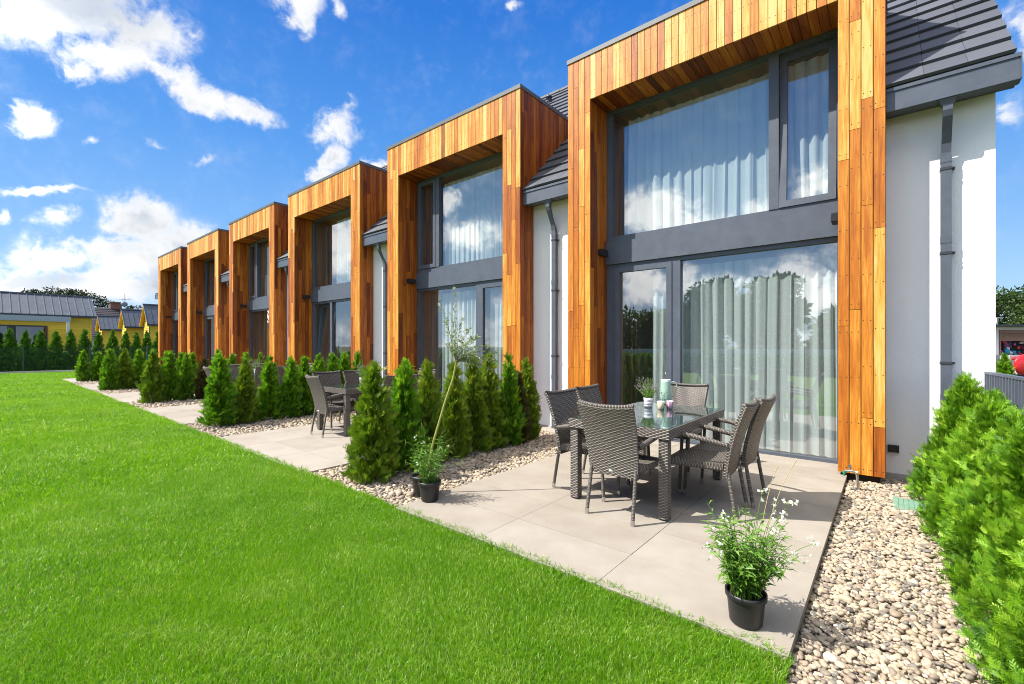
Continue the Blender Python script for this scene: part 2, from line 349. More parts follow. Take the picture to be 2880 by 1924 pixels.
# ------------------------------------------------------------------ mesh building
class MB:
    def __init__(s):
        s.v = []; s.f = []; s.m = []; s.t = []; s.uv = []; s.sm = []

    def add(s, vs, fs, mi=0, tone=0.5, uv=None, smooth=False):
        o = len(s.v)
        s.v.extend(vs); s.t.extend([tone] * len(vs) if not isinstance(tone, list) else tone)
        s.uv.extend(uv if uv is not None else [(p[0], p[2], p[1]) for p in vs])
        for f in fs:
            s.f.append([i + o for i in f]); s.m.append(mi); s.sm.append(smooth)
        return o

    def box(s, x0, x1, y0, y1, z0, z1, mi=0, tone=0.5, uv=None):
        vs = [(x0, y0, z0), (x1, y0, z0), (x1, y1, z0), (x0, y1, z0), (x0, y0, z1), (x1, y0, z1), (x1, y1, z1), (x0, y1, z1)]
        s.add(vs, [(0, 3, 2, 1), (4, 5, 6, 7), (0, 1, 5, 4), (1, 2, 6, 5), (2, 3, 7, 6), (3, 0, 4, 7)], mi, tone, uv)

    def hexa(s, vs, mi=0, tone=0.5, uv=None):
        s.add(vs, [(0, 3, 2, 1), (4, 5, 6, 7), (0, 1, 5, 4), (1, 2, 6, 5), (2, 3, 7, 6), (3, 0, 4, 7)], mi, tone, uv)

    def board(s, x0, x1, y0, y1, z0, z1, axis, tone, mi=0, ztop2=None, zbot2=None):
        """a wooden board; grain runs along axis; ztop2/zbot2 slope the ends along y"""
        r = [random.uniform(-50, 50) for _ in range(3)]
        zt2 = z1 if ztop2 is None else ztop2; zb2 = z0 if zbot2 is None else zbot2
        vs = [(x0, y0, z0), (x1, y0, z0), (x1, y1, zb2), (x0, y1, zb2), (x0, y0, z1), (x1, y0, z1), (x1, y1, zt2), (x0, y1, zt2)]
        oth = [a for a in (0, 1, 2) if a != axis]
        uv = [(p[axis] + r[0], p[oth[0]] + r[1], p[oth[1]] + r[2]) for p in vs]
        s.hexa(vs, mi, tone, uv)

    def quad(s, a, b, c, d, mi=0, tone=0.5, uv=None):
        s.add([a, b, c, d], [(0, 1, 2, 3)], mi, tone, uv)

    def tube(s, pts, rad, n=10, mi=0, tone=0.5, cap=True, flat=1.0, smooth=True):
        pts = [np.array(p, float) for p in pts]
        if not isinstance(rad, (list, tuple)):
            rad = [rad] * len(pts)
        vs = []; uv = []; L = 0.0
        ref = None
        for i, p in enumerate(pts):
            d = (pts[min(i + 1, len(pts) - 1)] - pts[max(i - 1, 0)]); d /= max(1e-9, np.linalg.norm(d))
            if ref is None:
                ref = np.array([0, 0, 1.0]) if abs(d[2]) < 0.8 else np.array([1.0, 0, 0])
            a = np.cross(d, ref); a /= max(1e-9, np.linalg.norm(a)); b = np.cross(a, d); ref = b if flat == 1.0 else ref
            if i:
                L += np.linalg.norm(p - pts[i - 1])
            for k in range(n + 1):
                t = 2 * pi * k / n
                q = p + rad[i] * (a * cos(t) + b * sin(t) * flat)
                vs.append(tuple(q)); uv.append((rad[i] * t, L, 0))
        fs = []
        for i in range(len(pts) - 1):
            for k in range(n):
                o = i * (n + 1) + k
                fs.append((o, o + 1, o + n + 2, o + n + 1))
        s.add(vs, fs, mi, tone, uv, smooth)
        if cap:
            s.add([vs[k] for k in range(n)], [tuple(range(n - 1, -1, -1))], mi, tone, [uv[k] for k in range(n)])
            o = (len(pts) - 1) * (n + 1)
            s.add([vs[o + k] for k in range(n)], [tuple(range(n))], mi, tone, [uv[o + k] for k in range(n)])

    def lathe(s, prof, n=24, c=(0, 0, 0), mi=0, tone=0.5, smooth=True, noise=0.0):
        vs = []; uv = []
        for (r, z) in prof:
            for k in range(n + 1):
                t = 2 * pi * k / n
                vs.append((c[0] + r * cos(t), c[1] + r * sin(t), c[2] + z)); uv.append((t, z, r))
        fs = []
        for i in range(len(prof) - 1):
            for k in range(n):
                o = i * (n + 1) + k
                fs.append((o, o + 1, o + n + 2, o + n + 1))
        s.add(vs, fs, mi, tone, uv, smooth)

    def panel(s, fn, nu, nv, w, h, th, mi=0, tone=0.5, smooth=True):
        """closed slab over fn(u,v)->point, u,v in 0..1, extruded by th along -normal"""
        P = [[np.array(fn(i / nu, j / nv)) for i in range(nu + 1)] for j in range(nv + 1)]
        fv = []; uv = []; bv = []
        for j in range(nv + 1):
            for i in range(nu + 1):
                du = P[j][min(i + 1, nu)] - P[j][max(i - 1, 0)]; dv = P[min(j + 1, nv)][i] - P[max(j - 1, 0)][i]
                nrm = np.cross(du, dv); nrm /= max(1e-9, np.linalg.norm(nrm))
                fv.append(tuple(P[j][i])); bv.append(tuple(P[j][i] - nrm * th)); uv.append((i / nu * w, j / nv * h, 0))
        W = nu + 1
        fs = [(j * W + i, j * W + i + 1, (j + 1) * W + i + 1, (j + 1) * W + i) for j in range(nv) for i in range(nu)]
        s.add(fv, fs, mi, tone, uv, smooth)
        s.add(bv, [tuple(reversed(f)) for f in fs], mi, tone, uv, smooth)
        rim = [(0, i) for i in range(W)] + [(j, W - 1) for j in range(1, nv + 1)] + [(nv, i) for i in range(W - 2, -1, -1)] + [(j, 0) for j in range(nv - 1, 0, -1)]
        vs = []; ru = []; L = 0
        for q, (j, i) in enumerate(rim + rim[:1]):
            k = j * W + i
            if q:
                L += np.linalg.norm(np.array(fv[k]) - np.array(vs[-2]))
            vs += [fv[k], bv[k]]; ru += [(0.005, L, 0), (0.005 + th, L, 0)]
        s.add(vs, [(2 * q + 1, 2 * q + 3, 2 * q + 2, 2 * q) for q in range(len(rim))], mi, tone, ru, False)

    def build(s, name, mats, parent=None, org=(0, 0, 0)):
        me = bpy.data.meshes.new(name)
        o = np.array(org)
        me.from_pydata([tuple(np.array(p) - o) for p in s.v], [], s.f)
        for m in (mats if isinstance(mats, (list, tuple)) else [mats]):
            me.materials.append(m)
        me.polygons.foreach_set('material_index', s.m)
        me.polygons.foreach_set('use_smooth', s.sm)
        a = me.attributes.new('tone', 'FLOAT', 'POINT'); a.data.foreach_set('value', np.array(s.t, np.float32))
        a = me.attributes.new('uvm', 'FLOAT_VECTOR', 'POINT'); a.data.foreach_set('vector', np.array(s.uv, np.float32).ravel())
        me.update()
        ob = bpy.data.objects.new(name, me); COL.objects.link(ob)
        if parent is not None:
            ob.parent = parent
        return ob


def np_mesh(name, V, faces, tone, mat, parent=None, smooth=False):
    """V (N,3); faces: list of (M,k) index arrays; tone (N,)"""
    me = bpy.data.meshes.new(name)
    me.vertices.add(len(V)); me.vertices.foreach_set('co', np.asarray(V, np.float32).ravel())
    loops = np.concatenate([f.ravel() for f in faces]).astype(np.int32)
    sizes = np.concatenate([np.full(len(f), f.shape[1]) for f in faces]).astype(np.int32)
    starts = np.concatenate([[0], np.cumsum(sizes)[:-1]]).astype(np.int32)
    me.loops.add(len(loops)); me.loops.foreach_set('vertex_index', loops)
    me.polygons.add(len(sizes)); me.polygons.foreach_set('loop_start', starts); me.polygons.foreach_set('loop_total', sizes)
    if smooth:
        me.polygons.foreach_set('use_smooth', np.ones(len(sizes), bool))
    me.materials.append(mat)
    a = me.attributes.new('tone', 'FLOAT', 'POINT'); a.data.foreach_set('value', np.asarray(tone, np.float32))
    me.update(calc_edges=True)
    ob = bpy.data.objects.new(name, me); COL.objects.link(ob)
    if parent is not None:
        ob.parent = parent
    return ob


def thing(name, label, cat, loc=(0, 0, 0), rz=0.0, group=None):
    o = bpy.data.objects.new(name, None); COL.objects.link(o)
    o.empty_display_size = 0.1
    o.location = loc; o.rotation_euler = (0, 0, rz); o['label'] = label; o['category'] = cat
    if group:
        o['group'] = group
    return o


def tag(o, label, cat, group=None):
    o['label'] = label; o['category'] = cat
    if group:
        o['group'] = group
    return o


def kind(o, k, label=None, cat=None):
    o['kind'] = k
    if label:
        o['label'] = label
    if cat:
        o['category'] = cat
    return o


def dup(root, loc, rz, label, scale=None, group=None):
    r = root.copy(); COL.objects.link(r); r.location = loc; r.rotation_euler = (0, 0, rz)
    if scale:
        r.scale = scale
    r['label'] = label
    if group:
        r['group'] = group
    for ch in list(root.children):
        c = ch.copy(); COL.objects.link(c); c.parent = r
        for g in ch.children:
            d = g.copy(); COL.objects.link(d); d.parent = c
    return r


# ------------------------------------------------------------------ the setting: ground
YF = 6.473                                    # face of the timber portals
YW = 6.89                                     # face of the white wall
g = MB(); g.box(-700, 500, -600, 900, -0.6, -0.16); kind(g.build('ground', EARTH), 'structure')
g = MB()
g.box(-36.9, -0.37, -12.5, 2.54, -0.15, -0.02)
g.box(-36.9, -29.5, 2.54, 20.0, -0.15, -0.02)
kind(g.build('lawn', LAWN), 'structure')
g = MB(); g.box(-29.5, 1.6, 2.545, 6.88, -0.15, -0.075); g.box(-0.365, 1.6, -3, 2.54, -0.15, -0.075)
kind(g.build('gravel_bed', BED), 'structure')

PATIOS = [(-3.52, -0.37), (-8.45, -5.30), (-13.68, -10.40), (-18.80, -15.60), (-24.05, -20.85), (-28.95, -25.80)]
for (x0, x1) in PATIOS:
    g = MB()
    g.box(x0 + .012, x1 - .012, 2.53, 7.05, -0.14, -0.012, 1)
    nx = 3; w = (x1 - x0) / nx
    for i in range(nx):
        y = 2.52
        while y < 7.0:
            y1 = min(y + 0.516, 7.06)
            g.box(x0 + i * w + .002, x0 + (i + 1) * w - .002, y + .0012, y1 - .0012, -0.045, random.uniform(-.0012, .0012), 0, random.uniform(.3, .7))
            y += 0.516
    kind(g.build('patio_paving', [PAVE, simple('paving_joint', (0.10, 0.085, 0.07), 0.95)]), 'structure')

# ------------------------------------------------------------------ terraced houses
W0 = 4.1504; ZTOP = 6.318; ZS = 5.535; BW = 0.432; ZB = 0.035
RIGHTS = []
x = -0.0257
for i in range(6):
    RIGHTS.append(x); x = x - W0 - (1.0363 if i % 2 == 0 else 1.2235)
ROOF_Y0, ROOF_Z0 = 6.60, 4.40                 # eave line of the 45 degree roof
RIDGE_Y = 11.35


def rz_at(y):
    return ROOF_Z0 + (y - ROOF_Y0)


HOUSE_LABELS = ['nearest terraced house, right end of the row, with the white gable corner',
                'second terraced house from the right, with the small willow in front of its glass door',
                'third terraced house from the right, with its glass door tilted open behind rattan chairs',
                'fourth terraced house from the right, between the tilted door house and two far ones',
                'fifth terraced house from the right, next to the far end of the row',
                'farthest terraced house at the left end of the row, nearest the yellow cottages']


def tone_board(lo=.3, hi=.85):
    return random.uniform(lo, hi) if random.random() < .93 else random.uniform(lo * .5, lo)


def stacked(mb, zlo, zhi, fn):
    """lay a column of butted boards of random lengths between zlo and zhi"""
    z = zlo; first = True
    while z < zhi - 0.01:
        l = random.uniform(0.9, 2.6) if not first else random.uniform(0.5, 2.2)
        first = False
        z1 = min(z + l, zhi)
        if zhi - z1 < 0.35:
            z1 = zhi
        fn(z + .0025, z1 - .0025)
        z = z1


def frame_rect(mb, x0, x1, z0, z1, y0, y1, w, mi=0, tilt=0.0):
    """four mitre-free bars of a rectangular frame, optionally tilted inwards about its foot"""
    def T(p):
        if tilt == 0:
            return p
        return (p[0], p[1] + (p[2] - z0) * sin(tilt), z0 + (p[2] - z0) * cos(tilt))
    for (a, b, c, d) in ((x0, x1, z0, z0 + w), (x0, x1, z1 - w, z1), (x0, x0 + w, z0 + w, z1 - w), (x1 - w, x1, z0 + w, z1 - w)):
        vs = [(a, y0, c), (b, y0, c), (b, y1, c), (a, y1, c), (a, y0, d), (b, y0, d), (b, y1, d), (a, y1, d)]
        mb.hexa([T(p) for p in vs], mi)


def pane_mesh(x0, x1, z0, z1, y, th=.018, tilt=0.0, zf=None):
    mb = MB()
    zf = z0 if zf is None else zf
    def T(p):
        if tilt == 0:
            return p
        return (p[0], p[1] + (p[2] - zf) * sin(tilt), zf + (p[2] - zf) * cos(tilt))
    mb.quad(*[T(p) for p in ((x0, y, z0), (x1, y, z0), (x1, y, z1), (x0, y, z1))])
    return mb


def make_curtain(name, label, x0, x1, z0, z1, y, mat, pitch=.14, amp=.035, seed=0, flare=0.0):
    rr = random.Random(seed)
    n = max(24, int((x1 - x0) / pitch * 10)); nz = 9
    mb = MB(); vs = []; uv = []
    ph = [rr.uniform(0, 6.28) for _ in range(6)]
    for j in range(nz + 1):
        t = j / nz; z = z1 + (z0 - z1) * t
        for i in range(n + 1):
            s = i / n; xx = x0 + (x1 - x0) * s
            q = 2 * pi * (xx - x0) / pitch
            a = amp * (0.75 + 0.35 * sin(xx * 3.1 + ph[0]))
            yy = y + a * (sin(q + 2.6 * sin(xx * 2.3 + ph[1]) + 1.5 * sin(xx * 5.1 + ph[5]) + .5 * t * sin(xx * 5 + ph[2])) + .35 * sin(2.3 * q + ph[3] + t)) * (0.75 + .35 * t)
            xd = xx + .03 * t * sin(xx * 4.0 + ph[4]) + flare * t * (s - .5)
            xd += .02 * sin(q + 1.2)
            vs.append((xd, yy, z)); uv.append((xx, z, 0))
    fs = [(j * (n + 1) + i, (j + 1) * (n + 1) + i, (j + 1) * (n + 1) + i + 1, j * (n + 1) + i + 1) for j in range(nz) for i in range(n)]
    mb.add(vs, fs, 0, .5, uv, True)
    org = ((x0 + x1) / 2, y, z0)
    o = mb.build(name, mat, None, org); o.location = org
    tag(o, label, 'curtain', 'curtains behind the windows')
    return o


ORD = ['nearest', 'second', 'third', 'fourth', 'fifth', 'farthest']


def house(i):
    R = RIGHTS[i]; L = R - W0; cx = (L + R) / 2; mir = (i % 2 == 1)
    gapR = None if i == 0 else (1.0363 if (i - 1) % 2 == 0 else 1.2235)
    gapL = None if i == 5 else (1.0363 if i % 2 == 0 else 1.2235)
    UR = 0.861 if i == 0 else R + gapR / 2; UL = L - 0.9 if i == 5 else L - gapL / 2
    org = (cx, YF, 0)
    T = thing('terraced_house', HOUSE_LABELS[i], 'house', org, 0, 'terraced houses in a row')
    B = lambda mb, name, mats, par=T: mb.build(name, mats, par, org)
    YB = 15.6
    eR = .10 if i == 0 else 0.0; eL = .10 if i == 5 else 0.0
    # ---- walls
    w = MB()
    for (a, b, c, d) in ((R - .03, UR, YW, YW + .28), (UL, L + .03, YW, YW + .28), (UL, UR, YB, YB + .25)):
        w = MB(); w.box(a, b, c, d, -.12, 4.35); B(w, 'wall', STUC)
    w = MB()
    if i == 0:
        w.box(UR - .28, UR, YW + .28, YB, -.12, 4.3)
        w.add([(UR, YW, 4.3), (UR, YB + .25, 4.3), (UR, RIDGE_Y, rz_at(RIDGE_Y) - .12)], [(0, 1, 2)])
    if i == 5:
        w.box(UL, UL + .28, YW + .28, YB, -.12, 4.3)
        w.add([(UL, YW, 4.3), (UL, RIDGE_Y, rz_at(RIDGE_Y) - .12), (UL, YB + .25, 4.3)], [(0, 1, 2)])
    if w.v:
        B(w, 'gable_wall', STUC)
    for (a, b) in ((R + .002, UR - .002), (UL + .002, L - .002)):
        p = MB(); p.box(a, b, YW - .025, YW + .02, -.12, .02); B(p, 'plinth', CONC)
    # ---- roof tiles
    rf = MB()
    ny = 19; st = (RIDGE_Y - ROOF_Y0) / ny
    for k in range(ny + 1):
        y0 = ROOF_Y0 - .03 + k * st; y1 = y0 + st + .06
        spans = [(UL - eL, UR + eR)] if y1 > 8.60 else [(UL - eL, L + .02), (R - .02, UR + eR)]
        for (a, b) in spans:
            n = max(1, round((b - a) / .335)); tw = (b - a) / n
            for q in range(n):
                xa = a + q * tw + .0015; xb = a + (q + 1) * tw - .0015
                dz = random.uniform(-.002, .002); t1 = .055 + dz; t2 = .012 + dz; th = .035
                z0 = rz_at(y0); z1 = rz_at(y1)
                vs = [(xa, y0 + .7 * (th - t1), z0 + .7 * (t1 - th)), (xb, y0 + .7 * (th - t1), z0 + .7 * (t1 - th)), (xb, y1 + .7 * (th - t2), z1 + .7 * (t2 - th)), (xa, y1 + .7 * (th - t2), z1 + .7 * (t2 - th)),
                      (xa, y0 - .7 * t1, z0 + .7 * t1), (xb, y0 - .7 * t1, z0 + .7 * t1), (xb, y1 - .7 * t2, z1 + .7 * t2), (xa, y1 - .7 * t2, z1 + .7 * t2)]
                rf.hexa(vs, 0, random.uniform(0.15, 0.85))
    # underlay, back slope and ridge cap
    zr = rz_at(RIDGE_Y)
    for (a, b, ya) in ((UL - eL, L + .02, ROOF_Y0), (R - .02, UR + eR, ROOF_Y0), (L + .02, R - .02, 8.5)):
        rf.quad((a, ya, rz_at(ya) - .06), (b, ya, rz_at(ya) - .06), (b, RIDGE_Y, zr - .06), (a, RIDGE_Y, zr - .06), 0, .2)
    rf.quad((UL - eL, RIDGE_Y + .02, zr - .02), (UR + eR, RIDGE_Y + .02, zr - .02), (UR + eR, YB + .6, 4.1), (UL - eL, YB + .6, 4.1), 0, .3)
    n = int((UR - UL) / .4)
    for q in range(n):
        a = UL + q * (UR - UL) / n; b = UL + (q + 1) * (UR - UL) / n
        rf.tube([(a, RIDGE_Y, zr - .03), (b - .01, RIDGE_Y, zr - .02)], .11, 8, 0, random.uniform(.2, .7))
    roof = B(rf, 'roof', TILE)
    if i == 0:
        vb = MB()
        for s_ in (0, 1):
            pass
        a = UR + eR - .03
        vb.hexa([(a, ROOF_Y0 - .02, ROOF_Z0 - .22), (a + .028, ROOF_Y0 - .02, ROOF_Z0 - .22), (a + .028, RIDGE_Y, zr - .22), (a, RIDGE_Y, zr - .22),
                 (a, ROOF_Y0 - .02, ROOF_Z0 - .03), (a + .028, ROOF_Y0 - .02, ROOF_Z0 - .03), (a + .028, RIDGE_Y, zr - .03), (a, RIDGE_Y, zr - .03)])
        B(vb, 'barge_board', ANTHD)
    # small roof vent as the photo shows
    if i in (0, 1):
        v = MB(); vx = (-7.5 if i == 1 else -1.9); vy = 10.7; vz = rz_at(vy)
        v.tube([(vx, vy, vz - .05), (vx, vy - .05, vz + .16)], .06, 12); v.lathe([(0.0, .22), (.07, .2), (.09, .16), (.085, .13), (0, .13)], 16, (vx, vy - .06, vz))
        v.build('roof_vent', ANTHD, roof, org)
    # ---- eaves: gutter and fascia
    for (a, b, e0, e1) in ((UL - eL, L - .004, i == 5, False), (R + .004, UR + eR, False, i == 0)):
        gt = MB(); a2 = a - (.03 if e0 else 0); b2 = b + (.03 if e1 else 0)
        gt.box(a2, b2, 6.565, 6.575, 4.115, 4.362)
        gt.box(a2, b2, 6.552, 6.5645, 4.33, 4.368)
        gt.box(a2, b2, 6.5755, 6.70, 4.115, 4.127)
        gt.box(a2, b2, 6.70, 6.712, 4.115, 4.34)
        gt.box(a2, b2, 6.713, YW - .003, 4.16, 4.205)
        gt.box(a2, b2, 6.713, 6.735, 4.2055, 4.37)
        if e1:
            gt.box(b2, b2 + .008, 6.552, 6.71, 4.118, 4.366); gt.box(b2 - .02, b2 + .006, 6.712, YW + .05, 4.19, 4.40)
        if e0:
            gt.box(a2 - .008, a2, 6.552, 6.71, 4.118, 4.366)
        B(gt, 'gutter', ANTH)
    # ---- downpipe in the gap on the right of this house
    if True:
        px = 0.48 if i == 0 else R + gapR / 2
        d = MB(); py = 6.83; hw = .043
        def sq(pts, hx, hy):
            vs = []; fs = []; uv = []
            for (yy, zz, ty, tz) in pts:
                vs += [(px - hx, yy - hy * tz, zz + hy * ty), (px + hx, yy - hy * tz, zz + hy * ty), (px + hx, yy + hy * tz, zz - hy * ty), (px - hx, yy + hy * tz, zz - hy * ty)]
            for q in range(len(pts) - 1):
                for e in range(4):
                    fs.append((q * 4 + e, q * 4 + (e + 1) % 4, q * 4 + 4 + (e + 1) % 4, q * 4 + 4 + e))
            d.add(vs, fs)
        sq([(6.64, 4.13, 0, 1), (6.64, 4.00, 0, 1), (6.66, 3.93, .3, .95), (6.73, 3.80, .6, .8), (6.80, 3.68, .5, .87), (6.825, 3.60, .15, 1), (py, 3.52, 0, 1)], hw * .92, .034)
        d.hexa([(px - .03, 6.61, 4.03), (px + .03, 6.61, 4.03), (px + .03, 6.68, 4.03), (px - .03, 6.68, 4.03), (px - .075, 6.58, 4.114), (px + .075, 6.58, 4.114), (px + .075, 6.70, 4.114), (px - .075, 6.70, 4.114)])
        d.box(px - hw, px + hw, py - .036, py + .036, -.09, 3.56)
        d.box(px - hw - .003, px + hw + .003, py - .039, py + .039, 3.50, 3.57); d.box(px - hw - .003, px + hw + .003, py - .039, py + .039, 2.62, 2.70)
        d.box(px - hw - .003, px + hw + .003, py - .039, py + .039, .9, .97)
        dp = B(d, 'downpipe', ANTH)
        for zz in (3.42, 2.5, 1.3, .35):
            bk = MB(); bk.box(px - hw - .005, px + hw + .005, py - .042, py + .055, zz, zz + .028); bk.box(px + hw + .005, px + hw + .03, py - .01, py + .05, zz + .004, zz + .024)
            bk.build('pipe_bracket', ANTHD, dp, org)
    # ---- timber portal
    bt = .024
    near = i < 3
    def screws(mb, x, y, z, axis):
        if not near:
            return
        s_ = .0052
        if axis == 'y':
            mb.quad((x - s_, y, z - s_), (x + s_, y, z - s_), (x + s_, y, z + s_), (x - s_, y, z + s_), 2)
        else:
            mb.quad((x, y - s_, z - s_), (x, y + s_, z - s_), (x, y + s_, z + s_), (x, y - s_, z + s_), 2)
    fa = MB()
    fa.box(L + .03, R - .03, YF + bt + .001, YF + .16, ZS + bt, ZTOP - .07, 1)
    n = 32; a0 = L + BW; bw = (W0 - 2 * BW) / n
    for q in range(n):
        xa = a0 + q * bw
        fa.board(xa + .004, xa + bw - .004, YF, YF + bt, ZS + .002, ZTOP - .055, 2, tone_board(.56, 1.0))
        for zz in (ZS + .12, ZS + .40, ZTOP - .17):
            screws(fa, xa + .02, YF - .0006, zz, 'y'); screws(fa, xa + bw - .02, YF - .0006, zz + random.uniform(-.01, .01), 'y')
    B(fa, 'timber_fascia', [WOOD, DARKGAP, SCREW])
    so = MB()
    so.box(L + BW, R - BW, YF + bt + .002, 7.04, ZS + bt + .0015, ZS + .10, 1)
    for q in range(n):
        xa = a0 + q * bw
        so.board(xa + .003, xa + bw - .003, YF + bt + .002, 7.035, ZS, ZS + bt, 1, tone_board(.08, .6))  # soffit tone set darker and redder: its shade painted in, less bleaching too
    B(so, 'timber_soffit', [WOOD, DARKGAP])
    for side in (-1, 1):
        pm = MB()
        xo = R if side > 0 else L                       # outer edge
        xi = xo - side * BW                              # inner edge
        lo, hi = min(xo, xi), max(xo, xi)
        pm.box(lo + bt + .002, hi - bt - .002, YF + bt + .002, 7.04, .05, ZTOP - .08, 1)
        pm.box(lo + .05, hi - .05, YF + .05, 7.0, -.11, .05, 1)
        nb_ = 4; b4 = BW / nb_
        for q in range(nb_):
            xa = lo + q * b4
            def col(z0, z1, xa=xa):
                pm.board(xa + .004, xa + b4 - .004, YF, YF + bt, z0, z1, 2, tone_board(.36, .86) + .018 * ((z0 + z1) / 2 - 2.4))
                zz = z0 + .06
                while zz < z1:
                    screws(pm, xa + .022, YF - .0006, zz, 'y'); screws(pm, xa + b4 - .022, YF - .0006, zz, 'y'); zz += .52
            stacked(pm, ZB, ZTOP - .055, col)
        # jamb boards (inner side) and outer cheek boards, unbleached; shade painted into the tone
        nj = 5; bj = (7.04 - YF - bt) / nj
        for q in range(nj):
            ya = YF + bt + .002 + q * bj
            xs = (xi - bt, xi) if side > 0 else (xi, xi + bt)
            xs = (xi, xi + bt) if side > 0 else (xi - bt, xi)
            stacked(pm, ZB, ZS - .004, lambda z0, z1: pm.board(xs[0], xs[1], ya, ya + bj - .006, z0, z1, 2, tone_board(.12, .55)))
        xs = (xo - bt, xo) if side > 0 else (xo, xo + bt)
        ya = YF + bt + .002; bj = .0955
        while ya < 8.5:
            yb = ya + bj - .006
            if yb < YW + .02:
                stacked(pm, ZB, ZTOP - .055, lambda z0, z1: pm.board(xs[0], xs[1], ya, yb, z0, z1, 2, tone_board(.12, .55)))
            else:
                zb0 = rz_at(ya) - .10; zb1 = rz_at(yb) - .10
                if zb1 < ZTOP - .09:
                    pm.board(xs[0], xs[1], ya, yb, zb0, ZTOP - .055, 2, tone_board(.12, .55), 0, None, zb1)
            ya += bj
        # backing of the cheek
        xb = xo - side * (bt + .004)
        pm.add([(xb, YW, 4.2), (xb, 8.45, ZTOP - .1), (xb, YW, ZTOP - .1)], [(0, 1, 2)], 1)
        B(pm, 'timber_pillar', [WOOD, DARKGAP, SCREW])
    cp = MB()
    cp.box(L - .012, R + .012, YF - .014, 8.52, ZTOP - .0, ZTOP + .012)
    cp.box(L - .012, R + .012, YF - .014, YF - .002, ZTOP - .06, ZTOP - .0005)
    cp.box(R + .002, R + .012, YF - .0015, 8.5, ZTOP - .06, ZTOP - .0005); cp.box(L - .012, L - .002, YF - .0015, 8.5, ZTOP - .06, ZTOP - .0005)
    B(cp, 'coping', ZINC)
    # ---- glazing (written for the un-mirrored house: left to right)
    XI = L + BW; XE = R - BW
    def mx(a, b):
        return (XI + (a), XI + (b)) if not mir else (XE - b, XE - a)
    WI = XE - XI
    Y0, Y1 = 7.045, 7.12; YG = 7.10
    bm = MB(); bm.box(XI + .001, XE - .001, 7.0, 7.13, 2.893, 3.268)
    B(bm, 'spandrel_beam', ANTH)
    # upper window
    f = MB()
    zb_, zt_ = 3.2695, ZS - .002
    f.box(XI + .001, XE - .001, Y0, Y1, zb_, zb_ + .10); f.box(XI + .001, XE - .001, Y0, Y1, zt_ - .055, zt_)
    a, b = mx(.001, .10); f.box(a, b, Y0, Y1, zb_ + .10, zt_ - .055)
    a, b = mx(WI - .05, WI - .001); f.box(a, b, Y0, Y1, zb_ + .10, zt_ - .055)
    a, b = mx(2.474, 2.595); f.box(a, b, Y0 - .012, Y1, zb_ + .10, zt_ - .055)
    win = B(f, 'window', ANTH)
    a, b = mx(.095, 2.48); pane_mesh(a, b, zb_ + .095, zt_ - .05, YG).build('pane', GLASS, win, org)
    tl = radians(3.0) if i == 0 else 0.0
    s2 = MB(); a, b = mx(2.60, WI - .055); frame_rect(s2, a, b, zb_ + .105, zt_ - .06, Y0 - .02, Y0 + .045, .085, 0, tl)
    sh = B(s2, 'window_sash', ANTH)
    pane_mesh(a + .08, b - .08, zb_ + .185, zt_ - .14, Y0 + .02, tilt=tl, zf=zb_ + .105).build('pane', GLASS, sh, org)
    # lower front: door leaf and fixed light
    f = MB(); zt_ = 2.892
    f.box(XI + .001, XE - .001, Y0, Y1, -.02, .042); f.box(XI + .001, XE - .001, Y0, Y1, zt_ - .06, zt_)
    a, b = mx(.001, .155); f.box(a, b, Y0, Y1, .042, zt_ - .06)
    a, b = mx(WI - .045, WI - .001); f.box(a, b, Y0, Y1, .042, zt_ - .06)
    a, b = mx(1.135, 1.262); f.box(a, b, Y0 - .006, Y1, .042, zt_ - .06)
    win = B(f, 'window', ANTH)
    a, b = mx(1.258, WI - .04); pane_mesh(a, b, .04, zt_ - .055, YG).build('pane', GLASS, win, org)
    tl = radians(4.5) if i == 2 else 0.0
    s2 = MB(); a, b = mx(.158, 1.132); frame_rect(s2, a, b, .045, zt_ - .063, Y0 - .02, Y0 + .045, .085, 0, tl)
    dr = B(s2, 'door', ANTH)
    pane_mesh(a + .08, b - .08, .125, zt_ - .145, Y0 + .02, tilt=tl, zf=.045).build('pane', GLASS, dr, org)
    hd = MB(); hx = (b - .04) if not mir else (a + .04)
    hd.box(hx - .014, hx + .014, Y0 + .05, Y0 + .06, .98, 1.12); hd.tube([(hx, Y0 + .06, 1.06), (hx, Y0 + .10, 1.06), (hx - (.11 if not mir else -.11), Y0 + .10, 1.06)], .009, 8)
    hd.build('handle', STEEL, dr, org)
    # ---- rooms behind the glass
    rm = MB()
    for (z0, z1) in ((-.03, 2.94), (3.25, 5.72)):
        q = [(XI - .3, 7.14, z0), (XE + .3, 7.14, z0), (XE + .3, 10.6, z0), (XI - .3, 10.6, z0), (XI - .3, 7.14, z1), (XE + .3, 7.14, z1), (XE + .3, 10.6, z1), (XI - .3, 10.6, z1)]
        rm.add(q, [(0, 1, 2, 3), (7, 6, 5, 4), (1, 5, 6, 2), (2, 6, 7, 3), (3, 7, 4, 0)], 0)
    B(rm, 'room_lining', simple('room_paint', (0.36, 0.34, 0.31), 0.9))
    # ---- wall lamps on both jambs
    for (xa, xb) in ((XI + .003, XI + .085), (XE - .085, XE - .003)):
        l = MB(); l.box(xa, xb, 6.72, 6.93, 3.02, 3.115); l.box(xa + .012, xb - .012, 6.735, 6.915, 3.012, 3.0195); l.box(xa + .012, xb - .012, 6.735, 6.915, 3.1155, 3.123)
        B(l, 'wall_lamp', BLACKP)
    if i == 0:
        s = MB(); s.box(-.008, .092, YW - .03, YW, .262, .345); s.box(.0, .084, YW - .036, YW - .0302, .268, .338)
        B(s, 'outdoor_socket', BLACKP)
    return T


for i in range(6):
    house(i)

